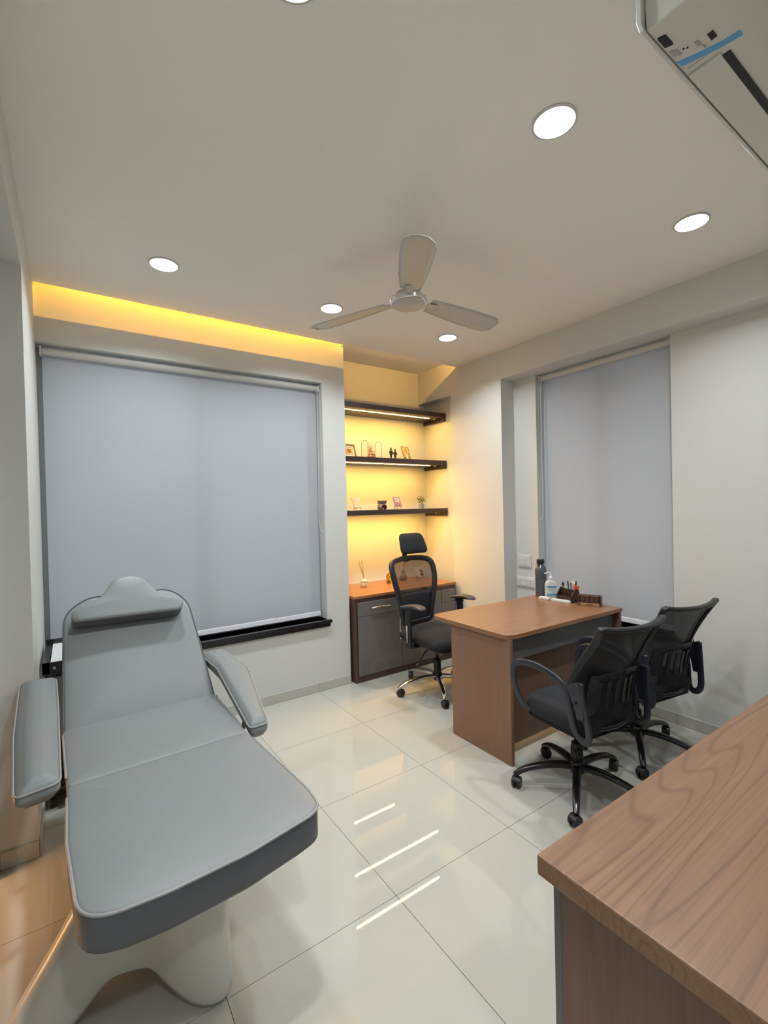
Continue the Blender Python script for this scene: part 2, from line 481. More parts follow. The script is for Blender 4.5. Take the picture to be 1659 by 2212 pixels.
# alcove right side: set back below the beam box
wallbox('wall_alcove_side', (X_ALC1, X_ALC1 + .2, Y_W, Y_A, 0, 2.60), (X_R, X_ALC1 + .2, Y_W, Y_A, 2.60, Z_UP))
wy0, wy1, wz0 = WIN2
YR1 = 2.77
wallbox('wall_right', (X_R, X_REC + T, YR1, Y_W, 0, Z_RECT), (X_R, X_REC + T, Y_RW, Y_W, Z_RECT, Z_C + .1),
        (X_REC, X_REC + T, wy1, YR1, 0, Z_RECT), (X_REC, X_REC + T, Y_RW, wy0, 0, Z_RECT), (X_REC, X_REC + T, wy0, wy1, 0, wz0))
wallbox('wall_left', (X_L - .35, X_L, Y_PIER, Y_W, 0, Z_BEAM), (X_LL - .15, X_LL, 2.46, Y_PIER, 0, Z_BEAM),
        (X_LL - .15, X_LL, 1.25, 2.46, 2.1, Z_BEAM), (X_LL - .15, X_LL, Y_BACK, 1.25, 0, Z_BEAM))
wallbox('trim_1', (X_L - .35, X_L, Y_BACK, Y_W, Z_BEAM, Z_C + .1))          # dropped beam over the left wall
wallbox('wall_front', (-1.6, 0.9, Y_BACK - T, Y_BACK, 0, Z_C + .1))
wallbox('wall_rear', (0.72, X_REC + T, Y_RW - T, Y_RW, 0, Z_C + .1), (0.72, 0.9, Y_BACK, Y_RW - T, 0, Z_C + .1))
# unseen passage beyond the left wall opening, added to house the warm lamp
wallbox('wall_added_passage', (-1.7, -1.5, Y_BACK, 3.2, 0, 2.6), (-1.5, X_LL - .15, 3.0, 3.2, 0, 2.6), (-1.5, X_LL - .15, 0.6, 0.8, 0, 2.6),
        (-1.7, X_LL - .15, 0.6, 3.2, 2.4, 2.6), m='oldwall')
# ceiling: dropped panel ending at the lip, higher slab beyond it
ce = wallbox('ceiling', (X_L - .1, X_R + .05, Y_BACK, 3.265, Z_C, Z_C + .014),
             (X_L - .1, X_ALC0 + .001, 3.265, Y_SLOT, Z_C + .012, Z_C + .018), (X_ALC0 + .001, X_R + .05, 3.265, Y_LIP, Z_C, Z_C + .014),
             (X_ALC0 - .02, X_ALC1 + .2, Y_LIP - .3, Y_A + .1, Z_UP, Z_UP + .1),
             (X_L - .1, X_REC + T, Y_BACK, Y_LIP - .3, Z_UP + .02, Z_UP + .1), (X_ALC0 - .02, X_ALC0, 3.10, Y_W, Z_C + .018, Z_PL),
             (X_L - .1, X_ALC0, 3.08, 3.10, Z_C + .018, Z_PL), (X_L - .1, X_ALC0, 3.08, Y_W, Z_PL, Z_PL + .1),
             (X_L - .1, X_L, 3.10, Y_W, Z_C + .018, Z_PL), m='ceil')

# baseboards, split in tile lengths
def skirting(name, axis, a, b, c, out, h=0.074, phase=0.0, th=0.009):
    root = struct(thing(name, '', ''));
    del root['label']; del root['category']
    n0 = math.floor((a - phase) / TS); p = a
    k = n0 + 1
    while p < b - 1e-4:
        q = min(phase + k * TS, b); k += 1
        if q - p > .01:
            u0, u1 = p + .0008, q - .0008
            lo, hi = sorted((c, c + out * th))
            bm = bx(u0, u1, lo, hi, 0.001, h) if axis == 'x' else bx(lo, hi, u0, u1, 0.001, h)
            obj('skirting_tile', bm, 'skirt', root, bevel=.0015, seg=1)
        p = q
    return root
skirting('baseboard_back', 'x', X_L, X_ALC0 - .001, Y_W, -1, phase=tx0)
skirting('baseboard_right', 'y', Y_RW, YR1, X_REC, -1, phase=ty0)
skirting('baseboard_right_front', 'y', YR1, Y_W, X_R, -1, phase=ty0)
skirting('baseboard_left', 'y', Y_PIER, Y_W - .01, X_L, 1, phase=ty0)
skirting('baseboard_pier', 'x', X_LL, X_L, Y_PIER, -1, phase=tx0)

# windows (aluminium frame and panes, behind the blinds)
def window(name, axis, a, b, c, z0, z1, out):
    root = struct(thing(name, '', '')); del root['label']; del root['category']
    def B(u0, u1, d0, d1, w0, w1):
        lo, hi = sorted((c + out * d0, c + out * d1))
        return bx(u0, u1, lo, hi, w0, w1) if axis == 'x' else bx(lo, hi, u0, u1, w0, w1)
    bm = new()
    def add(u0, u1, w0, w1):
        lo, hi = sorted((c + out * .13, c + out * .17))
        if axis == 'x': box(bm, u0, u1, lo, hi, w0, w1)
        else: box(bm, lo, hi, u0, u1, w0, w1)
    add(a, a + .045, z0, z1); add(b - .045, b, z0, z1); add(a + .045, b - .045, z0, z0 + .045); add(a + .045, b - .045, z1 - .045, z1)
    mid = (a + b) / 2; add(mid - .025, mid + .025, z0 + .045, z1 - .045)
    obj('window_frame', bm, 'alu', root)
    obj('pane', B(a + .045, mid - .025, .147, .152, z0 + .045, z1 - .045), 'glassdoor', root)
    obj('pane', B(mid + .025, b - .045, .147, .152, z0 + .045, z1 - .045), 'glassdoor', root)
    return root
w1 = window('window_1', 'x', WIN1[0], WIN1[1], Y_W, WIN1[2], WIN1[3], 1)
w2 = window('window_2', 'y', wy0, wy1, X_REC, wz0, Z_RECT, 1)
s_ = new(); box(s_, X_L, WIN1[1] + .03, Y_W - .035, Y_W + .14, .555, .58); box(s_, X_L, WIN1[1] + .018, Y_W - .022, Y_W - .0005, .525, .555)
obj('window_sill', s_, 'granite', w1, bevel=.002)
s_ = new(); box(s_, X_REC - .03, X_REC + .14, wy0 - .02, wy1 + .02, .555, .58)
obj('window_sill', s_, 'granite', w2, bevel=.002)

# ------------------------------------------------------------------ roller blinds
def blind(label, axis, a, b, c, ztop, zbot, chain_at, side):
    """a..b span, c depth of the fabric plane; side: direction towards the room"""
    def V(u, d, z): return (u, c + d, z) if axis == 'x' else (c + d, u, z)
    root = thing('roller_blind', label, 'blind', V((a + b) / 2, 0, zbot))
    f = new(); n = 40; cols = []
    zt = ztop - .03
    for i in range(n + 1):
        u = a + .012 + (b - a - .024) * i / n
        w = .0015 * math.sin(i * .7) 
        cols.append([f.verts.new(V(u, w * (k / 8) , zt + (zbot + .012 - zt) * k / 8)) for k in range(9)])
    for p, q in zip(cols, cols[1:]):
        for k in range(8): f.faces.new((p[k], q[k], q[k + 1], p[k + 1]))
    fo = obj('fabric', f, 'blind', root, smooth=True, world=True)
    bar = new()
    lo, hi = sorted((side * .004, -side * .006))
    p0, p1 = V(a + .012, lo, zbot), V(b - .012, hi, zbot + .036)
    box(bar, min(p0[0], p1[0]), max(p0[0], p1[0]), min(p0[1], p1[1]), max(p0[1], p1[1]), p0[2], p1[2])
    obj('bottom_bar', bar, 'blind_bar', root, world=True, bevel=.002)
    r = new(); cyl(r, V(a + .014, side * .022, ztop - .027), V(b - .014, side * .022, ztop - .027), .024, n=24)
    obj('roll', r, 'roll', root, smooth=False, world=True)
    for e, s in ((a + .007, -1), (b - .007, 1)):
        q = new(); p0 = V(e - .006, -side * .005, ztop - .055); p1 = V(e + .006, side * .048, ztop)
        box(q, min(p0[0], p1[0]), max(p0[0], p1[0]), min(p0[1], p1[1]), max(p0[1], p1[1]), p0[2], p1[2])
        obj('bracket', q, 'white', root, world=True, bevel=.003)
    # beaded loop chain
    z_a, z_b, w = ztop - .03, chain_at[1], chain_at[2]
    u = chain_at[0]
    d = side * .05
    pts = [V(u - .012, d, z_a), V(u - .014, d, (z_a + z_b) / 2), V(u - w * .45, d * 1.1, z_b + .18), V(u - w * .35, d * 1.15, z_b + .03), V(u + w * .05, d * 1.15, z_b),
           V(u + w * .45, d * 1.15, z_b + .03), V(u + w * .5, d * 1.1, z_b + .18), V(u + .016, d, (z_a + z_b) / 2), V(u + .010, d, z_a)]
    ch = new(); tube(ch, spline(pts, 8), .0022, 6)
    obj('chain', ch, 'chain', root, smooth=True, world=True)
    return root
blind('large grey roller blind drawn down over the wide left window', 'x', X_L + .018, WIN1[1] - .005, Y_W + .085, 2.525, 0.600, (1.722, 1.31, .05), -1)
blind('narrow grey roller blind in the recessed window behind the desk', 'y', wy0 + .005, wy1 - .005, X_REC + .075, 2.60, 0.60, (2.512, 1.36, .05), -1)

# ------------------------------------------------------------------ lights
def downlight(x, y, label):
    root = thing('downlight', label, 'ceiling light', (x, y, Z_C), 0, 'round LED ceiling downlights')
    bm = new(); lathe(bm, [(.069, 0), (.077, -.001), (.077, -.004), (.069, -.006)], 40, cap=False)
    obj('rim', bm, 'white', root, smooth=True)
    bm = new(); lathe(bm, [(.069, -.0025), (.0689, -.005)], 40)
    obj('lens', bm, 'dnl', root)
    ld = bpy.data.lights.new('downlight_lamp', 'AREA'); ld.shape = 'DISK'; ld.size = .134; ld.energy = DOWN_E; ld.color = DOWN_C; ld.spread = math.radians(140)
    lo = bpy.data.objects.new('downlight_lamp', ld); link(lo); lo.parent = root; lo.location = (0, 0, -.0075)
    return root
for x, y, l in ((0.455, 2.74, 'round white downlight in the ceiling, leftmost, above the treatment couch head'),
                (1.49, 2.76, 'round white downlight left of the fan, near the yellow cove'),
                (2.54, 2.76, 'smallest round white downlight, in front of the shelf alcove'),
                (2.53, 1.0, 'round white downlight at the far right of the ceiling'),
                (1.45, 1.0, 'largest and brightest round white downlight, left of the air conditioner'),
                (0.495, 1.075, 'round white downlight cut off by the top edge of the photo')):
    downlight(x, y, l)
for x, y in ((0.25, -0.75),):
    downlight(x, y, 'round white downlight behind the viewer, by the entrance')

# cove strip lying on the dropped ceiling just behind its lip
cs = thing('cove_light_strip', 'warm LED cove strip hidden above the ceiling lip over the left window', 'light strip', (1.4, Y_LIP - .045, Z_C + .0145))
for xa, xb, y, z, h, m in ((X_L + .01, 1.93, 3.205, Z_PL - .035, .012, 'cove'), (1.97, X_R - .02, Y_LIP - .075, Z_C + .050, .003, 'cove_short')):
    bm = new(); box(bm, xa, xb, y - .012, y - .0008, z - h, z + h) if m == 'cove' else box(bm, xa, xb, y - .012, y - .0008, Z_C + .0145, z + h + .001)
    pf_ = obj('strip_profile', bm, 'white', cs, world=True)
    bm = new(); box(bm, xa, xb, y - .0007, y, z - h / 2, z + h / 2)
    obj('led_tape', bm, m, pf_, world=True)
# unseen lamp added to throw warm light on the left floor
ld = bpy.data.lights.new('unseen_warm_lamp', 'AREA'); ld.shape = 'DISK'; ld.size = .40; ld.energy = 7; ld.color = (1, .50, .18)
lo = bpy.data.objects.new('unseen_warm_lamp', ld); link(lo); lo.location = (-0.80, 2.28, 0.42); lo.rotation_euler = (0, math.radians(-55), math.radians(-12))

# ------------------------------------------------------------------ alcove shelves
def shelf(z, label, lamp_z=None):
    y0, y1, x0, x1, th = 3.585, Y_A - .002, X_ALC0 + .001, X_ALC1 - .001, .046
    root = thing('wall_shelf', label, 'shelf', ((x0 + x1) / 2, (y0 + y1) / 2, z - th), 0, 'dark shelves in the alcove')
    bm = new(); box(bm, x0, x1, y0, y1, z - th, z)
    obj('board', bm, 'shelf', root, world=True, bevel=.002)
    bm = new(); box(bm, x1 - .022, x1, y0 + .004, y1, z - .080, z - th - .0005)
    obj('side_cleat', bm, 'shelf', root, world=True, bevel=.0015)
    bm = new(); box(bm, x0, x0 + .008, y0 + .004, y1, z - .080, z - th - .0005)
    obj('side_cleat', bm, 'shelf', root, world=True, bevel=.0015)
    bm = new(); box(bm, x0 + .010, x1 - .142, 3.680, 3.698, z - th - .0008, z - th - .0002)
    obj('led_tape', bm, 'strip', root, world=True)
    bm = new(); cyl(bm, (x1 - .07, 3.69, z - th - .010), (x1 - .07, 3.69, z - th), .010, n=16)
    obj('switch_button', bm, 'white', root, world=True)
    return root
SH1, SH2, SH3 = 2.455, 1.965, 1.473
shelf(SH1, 'topmost dark wooden shelf in the alcove, empty, with a lit strip below')
shelf(SH2, 'middle dark wooden shelf in the alcove, carrying figurines and frames')
shelf(SH3, 'lowest dark wooden shelf in the alcove, carrying small canvases and a plant')

# ------------------------------------------------------------------ cabinet in the alcove
cb = thing('storage_cabinet', 'low grey cabinet with brown edges standing in the alcove', 'cabinet', (2.55, 3.6, 0))
cx0, cx1, cy0, cy1, ct = 1.972, 3.135, 3.372, 3.925, .742
bm = new(); box(bm, cx0, cx1, cy0 + .018, cy1, .0, .052); box(bm, cx0, cx1, cy0 + .001, cy1, ct - .052, ct - .024)
box(bm, cx0, cx0 + .024, cy0 + .001, cy1, .052, ct - .052); box(bm, cx1 - .018, cx1, cy0 + .001, cy1, .052, ct - .052)
box(bm, cx0 + .024, cx1 - .018, cy1 - .02, cy1, .052, ct - .052)
box(bm, cx0, cx1, cy0 + .001, cy0 + .018, 0, .052)
obj('body', bm, 'cabwood', cb, world=True)
bm = new(); box(bm, cx0 - .002, cx1 + .004, cy0 - .006, cy1, ct - .0235, ct); obj('cabinet_top', bm, 'cabtop', cb, world=True, bevel=.002)
struct(obj('trim_2', bx(X_ALC0 + .001, cx1, cy1 - .004, Y_A - .0005, ct + .0008, ct + .016), 'white'))   # sealing strip on the alcove wall
cols = [(cx0 + .027, 2.4565), (2.4605, 2.9345), (2.9385, cx1 - .021)]
for k, (u, v) in enumerate(cols):
    dw = obj('drawer', bx(u, v, cy0 - .016, cy0 + .0005, .566, ct - .056), 'greylam2', cb, world=True, bevel=.0015, seg=1)
    d = obj('door', bx(u, v, cy0 - .016, cy0 + .0005, .058, .5625), 'greylam2', cb, world=True, bevel=.0015, seg=1)
    if k < 2:
        xm = 2.225 if k == 0 else 2.70
        hb = new(); tube(hb, [(xm - .095, cy0 - .016, .632), (xm - .095, cy0 - .036, .632), (xm - .090, cy0 - .040, .632), (xm + .090, cy0 - .040, .632), (xm + .095, cy0 - .036, .632), (xm + .095, cy0 - .016, .632)], .0055, 8)
        lab(obj('handle', hb, 'chrome', dw, world=True, smooth=True), 'slim chrome bar handle')
        xh = v - .04 if k == 0 else u + .04
        hb = new(); tube(hb, [(xh, cy0 - .016, .50), (xh, cy0 - .040, .50), (xh, cy0 - .044, .495), (xh, cy0 - .044, .315), (xh, cy0 - .040, .31), (xh, cy0 - .016, .31)], .0055, 8)
        lab(obj('handle', hb, 'chrome', d, world=True, smooth=True), 'slim chrome bar handle')

# ------------------------------------------------------------------ desk
dk = thing('office_desk', 'wood laminate consulting desk with rounded corner, standing against the right wall', 'desk', (2.6, 2.1, 0))
DT = .752
top = round_poly([(2.03, 1.755), (3.200, 1.735), (3.200, 2.415), (2.03, 2.44)], [.075, .004, .004, .075], 8)
bm = new(); prism(bm, top, DT - .028, DT); obj('desktop', bm, 'deskwood', dk, world=True, bevel=.0025)
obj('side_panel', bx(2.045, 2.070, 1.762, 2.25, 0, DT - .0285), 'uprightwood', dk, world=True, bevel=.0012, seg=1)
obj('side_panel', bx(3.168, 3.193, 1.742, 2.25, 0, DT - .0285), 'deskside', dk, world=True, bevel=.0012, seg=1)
lab(obj('apron', bx(2.0705, 3.1675, 1.785, 1.802, .590, DT - .0285), 'greylam', dk, world=True), 'grey laminate strip under the desktop')
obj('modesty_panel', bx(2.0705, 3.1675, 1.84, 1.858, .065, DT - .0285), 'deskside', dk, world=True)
bm = new(); box(bm, 2.0705, 2.11, 1.86, 1.878, 0, .7)
obj('support_block', bm, 'deskside', dk, world=True)

# ------------------------------------------------------------------ near counter
ct_ = thing('counter', 'near wooden counter filling the lower right corner', 'counter', (2.0, .38, 0))
obj('countertop', bx(.805, 3.32, Y_RW + .002, .632, .708, .752), 'counterwood', ct_, world=True, bevel=.004)
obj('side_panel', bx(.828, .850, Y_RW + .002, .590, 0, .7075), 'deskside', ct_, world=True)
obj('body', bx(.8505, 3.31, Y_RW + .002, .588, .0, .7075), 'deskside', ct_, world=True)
u = .829
while u < 3.25:
    v = min(u + .40, 3.30)
    lab(obj('door', bx(u, v - .003, .5905, .609, .06, .704), 'greylam', ct_, world=True, bevel=.001, seg=1), 'grey laminate door'); u = v

# ------------------------------------------------------------------ air conditioner
ac = thing('air_conditioner', 'white wall air conditioner at the top right with a blue film strip', 'air conditioner', (1.3, .3, 2.3))
ax0, ax1, ay0 = .850, 1.80, Y_RW + .001
prof = round_poly([(ay0, 2.330), (.30, 2.3165), (.402, 2.3165), (.404, 2.36), (.402, 2.59), (.36, 2.63), (ay0, 2.63)], [.01, .05, .006, .03, .05, .03, .004], 5)
bm = new(); prism(bm, prof, ax0, ax1, 'x'); obj('shell', bm, 'acwhite', ac, world=True, bevel=.004, seg=3)
lip = round_poly([(.4000, 2.3125), (.407, 2.3125), (.413, 2.335), (.411, 2.58), (.4045, 2.61), (.4045, 2.33)], [.002, .006, .01, .03, .002, .004], 4)
bm = new(); prism(bm, lip, ax0 - .012, ax1, 'x'); obj('front_panel', bm, 'acwhite', ac, world=True, bevel=.002)
bm = new(); prism(bm, [(.3445, 2.3130), (.3965, 2.3125), (.3965, 2.3155), (.3445, 2.3165)], 1.000, ax1 - .05, 'x'); obj('flap', bm, 'acwhite', ac, world=True)
bm = new(); box(bm, 1.010, ax1 - .05, .3325, .3435, 2.3135, 2.3170); lab(obj('air_outlet', bm, 'black', ac, world=True), 'dark slot')
def acbox(name, pts, m, label=None, th=.0018):
    bm = new(); prism(bm, pts, 2.3165 - th, 2.3175, 'z'); o = obj(name, bm, m, ac, world=True)
    if label: lab(o, label)
    return o
def quadp(xa, xb, ya, yb): return [(xa, ya), (xb, ya), (xb, yb), (xa, yb)]
acbox('display_window', round_poly([(.875, .396), (.881, .384), (.911, .384), (.905, .396)], .002, 3), 'black', 'dark glossy window')
acbox('sticker', [(.919, .395), (.927, .385), (.944, .385), (.936, .395)], 'label_grey', 'grey printed sticker')
for x, y in ((.936, .3785), (.9395, .3735)):
    bm = new(); lathe(bm, [(.0015, -.0016), (.0015, .002)], 10, (x, y, 2.3165)); obj('indicator', bm, 'black', ac, world=True)
acbox('sticker', [(.938, .3625), (.941, .357), (.955, .357), (.952, .3625)], 'label_grey')
acbox('sticker', [(.957, .3565), (.958, .354), (.967, .354), (.966, .3565)], 'label_grey')
for k in range(3):
    y = .3437 - .0032 * k; acbox('grille_slot', [(.9425, y), (.9432, y - .0022), (.9605, y - .0022), (.9600, y)], 'black')
fs = [(.954, .3970), (.970, .3955), (.982, .365), (.992, .335), (.997, .309), (.983, .309), (.979, .334), (.968, .365)]
acbox('film_strip', fs, 'blue', 'light blue protective film', th=.0010)
bm = new(); box(bm, .985, .9865, .334, .392, 2.3160, 2.3166); obj('seam', bm, 'label_grey', ac, world=True)

# ------------------------------------------------------------------ ceiling fan
fn = thing('ceiling_fan', 'cream three blade ceiling fan with chrome trimmed hub', 'fan', (1.455, 1.868, Z_C), 0)
bm = new(); lathe(bm, [(.012, 0), (.032, -.002), (.034, -.012), (.030, -.035), (.014, -.055)], 24); obj('canopy', bm, 'fanwhite', fn, smooth=True)
bm = new(); lathe(bm, [(.0085, -.05), (.0085, -.245)], 16); obj('rod', bm, 'fanwhite', fn, smooth=True)
bm = new(); lathe(bm, [(.011, -.150), (.050, -.158), (.048, -.170), (.022, -.215), (.030, -.245), (.062, -.262), (.069, -.285), (.08, -.292)], 28); obj('motor_cover', bm, 'fanwhite', fn, smooth=True)
bm = new(); lathe(bm, [(.080, -.288), (.094, -.293), (.095, -.300), (.091, -.305), (.095, -.309), (.093, -.316), (.086, -.319)], 48); obj('hub_trim', bm, 'fanrim', fn, smooth=True)
bm = new(); lathe(bm, [(.087, -.318), (.080, -.324), (.05, -.332), (.01, -.336)], 48); obj('bottom_plate', bm, 'fanwhite', fn, smooth=True)
for k in range(3):
    a = math.radians(-4 + 120 * k)
    # blade: root at .13, tip .60
    bm = new(); rows = []
    for s in range(15):
        t = s / 14; x = .125 + t * .475
        w = .045 + .022 * math.sin(min(1, t * 1.15) * math.pi * .6) + .004
        if t > .86: w *= math.sqrt(max(0.02, 1 - ((t - .86) / .16) ** 2))
        sh = .01 * t
        row = []
        for v in (-1, -.6, 0, .6, 1):
            row.append(bm.verts.new((x, v * w + sh, -.300 - v * w * .19 + .004 * (1 - v * v) - .022 * t)))
        rows.append(row)
    for p, q in zip(rows, rows[1:]):
        for j in range(4): bm.faces.new((p[j], q[j], q[j + 1], p[j + 1]))
    bm.transform(Matrix.Rotation(a, 4, 'Z'))
    bo = obj('blade', bm, 'fanwhite', fn, smooth=True); so = bo.modifiers.new('t', 'SOLIDIFY'); so.thickness = .003
    bm = new(); prism(bm, [(.085, -.014), (.12, -.02), (.165, -.028), (.165, .028), (.12, .02), (.085, .014)], -.302, -.2985); bm.transform(Matrix.Rotation(a, 4, 'Z'))
    bk = obj('blade_bracket', bm, 'fanwhite', bo, bevel=.001)

# ------------------------------------------------------------------ switches on the recess wall
def plate(label, y0, y1, z0, z1, kind):
    root = thing('switch_plate', label, 'switch', (X_REC, (y0 + y1) / 2, (z0 + z1) / 2))
    x = X_REC - .0005
    obj('base_plate', bx(x - .010, x, y0, y1, z0, z1), 'white', root, world=True, bevel=.003)
    obj('cover_frame', bx(x - .014, x - .0102, y0 + .012, y1 - .012, z0 + .012, z1 - .012), 'white', root, world=True, bevel=.002)
    xf = x - .0142
    def rocker(yc, w=.020, h=.055):
        zc = (z0 + z1) / 2; bm = new()
        prism(bm, [(xf - .0055, zc - h / 2), (xf - .002, zc), (xf - .0035, zc + h / 2), (xf + .002, zc + h / 2), (xf + .002, zc - h / 2)], yc - w / 2, yc + w / 2, 'y')
        obj('rocker', bm, 'white', root, world=True, bevel=.001, seg=1)
    def sock(yc):
        zc = (z0 + z1) / 2
        o = obj('socket', bx(xf - .001, xf + .001, yc - .026, yc + .026, zc - .028, zc + .028), 'white', root, world=True)
        for dy, dz, r in ((0, .014, .0042), (-.010, -.008, .0032), (.010, -.008, .0032)):
            bm = new(); cyl(bm, (xf - .0016, yc + dy, zc + dz), (xf + .001, yc + dy, zc + dz), r, n=10); obj('pin_hole', bm, 'black', o, world=True)
    if kind == 1:
        rocker(y0 + .045); 
        obj('blank_module', bx(xf - .002, xf + .001, y0 + .06, y1 - .03, (z0 + z1) / 2 - .028, (z0 + z1) / 2 + .028), 'white', root, world=True, bevel=.001, seg=1)
    else:
        m = (y0 + y1) / 2
        rocker(m + .0105); rocker(m - .0105); sock(m + .055); sock(m - .055)
    return root
plate('small white two module switch plate, the upper one on the recess wall', 2.605, 2.747, .935, 1.045, 1)
plate('wide white socket and switch plate just above the desk edge', 2.566, 2.767, .756, .850, 2)

# ------------------------------------------------------------------ castor chairs
def castor(parent, x, y, a, R=.024, hood='plastic'):
    """twin wheel castor under the end of a spoke"""
    P = Vector((x, y, 0))
    X = Matrix.Translation(P) @ Matrix.Rotation(a, 4, 'Z')
    c = new()
    for s in (-1, 1):
        t = new(); lathe(t, [(R * .55, -.008), (R * .95, -.0075), (R, -.003), (R, .003), (R * .95, .0075), (R * .55, .008)], 18)
        t.transform(Matrix.Translation((0.008, s * .0135, R)) @ Matrix.Rotation(math.pi / 2, 4, 'X'))
        me = bpy.data.meshes.new('t'); t.to_mesh(me); t.free(); c.from_mesh(me); bpy.data.meshes.remove(me)
    # hood
    t = new(); lathe(t, [(R * 1.05, -.021), (R * 1.1, -.015), (R * 1.1, .015), (R * 1.05, .021)], 18)
    bmesh.ops.bisect_plane(t, geom=t.verts[:] + t.edges[:] + t.faces[:], plane_co=(0, -.001, 0), plane_no=(.35, -1, 0), clear_outer=True)
    t.transform(Matrix.Translation((0.008, 0, R)) @ Matrix.Rotation(math.pi / 2, 4, 'X'))
    me = bpy.data.meshes.new('t'); t.to_mesh(me); t.free(); c.from_mesh(me); bpy.data.meshes.remove(me)
    cyl(c, (0, 0, R * 1.4), (0, 0, .066), .008, n=10)
    c.transform(X)
    return obj('castor', c, hood, parent)

def star_base(root, R, phase, m, castors='plastic', hub_r=.032, z_hub=.085, chrome=False):
    for k in range(5):
        a = math.radians(phase + 72 * k); d = Vector((math.cos(a), math.sin(a), 0))
        path = [d * .02 + Vector((0, 0, z_hub)), d * (R * .35) + Vector((0, 0, z_hub + .004)), d * (R * .65) + Vector((0, 0, z_hub - .008)),
                d * (R * .88) + Vector((0, 0, z_hub * .45 + .038)), d * (R * 1.0) + Vector((0, 0, .070)), d * (R * 1.045) + Vector((0, 0, .060))]
        path = spline(path, 4)
        n = len(path); scl = [(1.25 - .55 * i / (n - 1), 1.25 - .45 * i / (n - 1)) for i in range(n)]
        scl[-1] = (.45, .5)
        bm = new(); sweep(bm, path, rrect(.036, .026, .4), scale=scl)
        l = obj('base_leg', bm, m, root, smooth=True)
        castor(l, d.x * R, d.y * R, a + (1.1, -.7, 2.2, .4, -1.9)[k], .0275, castors)
    bm = new(); lathe(bm, [(.026, z_hub - .035), (.038, z_hub - .028), (.042, z_hub + .012), (.036, z_hub + .026), (.030, z_hub + .032)], 24); obj('hub', bm, 'plastic' if chrome else m, root, smooth=True)

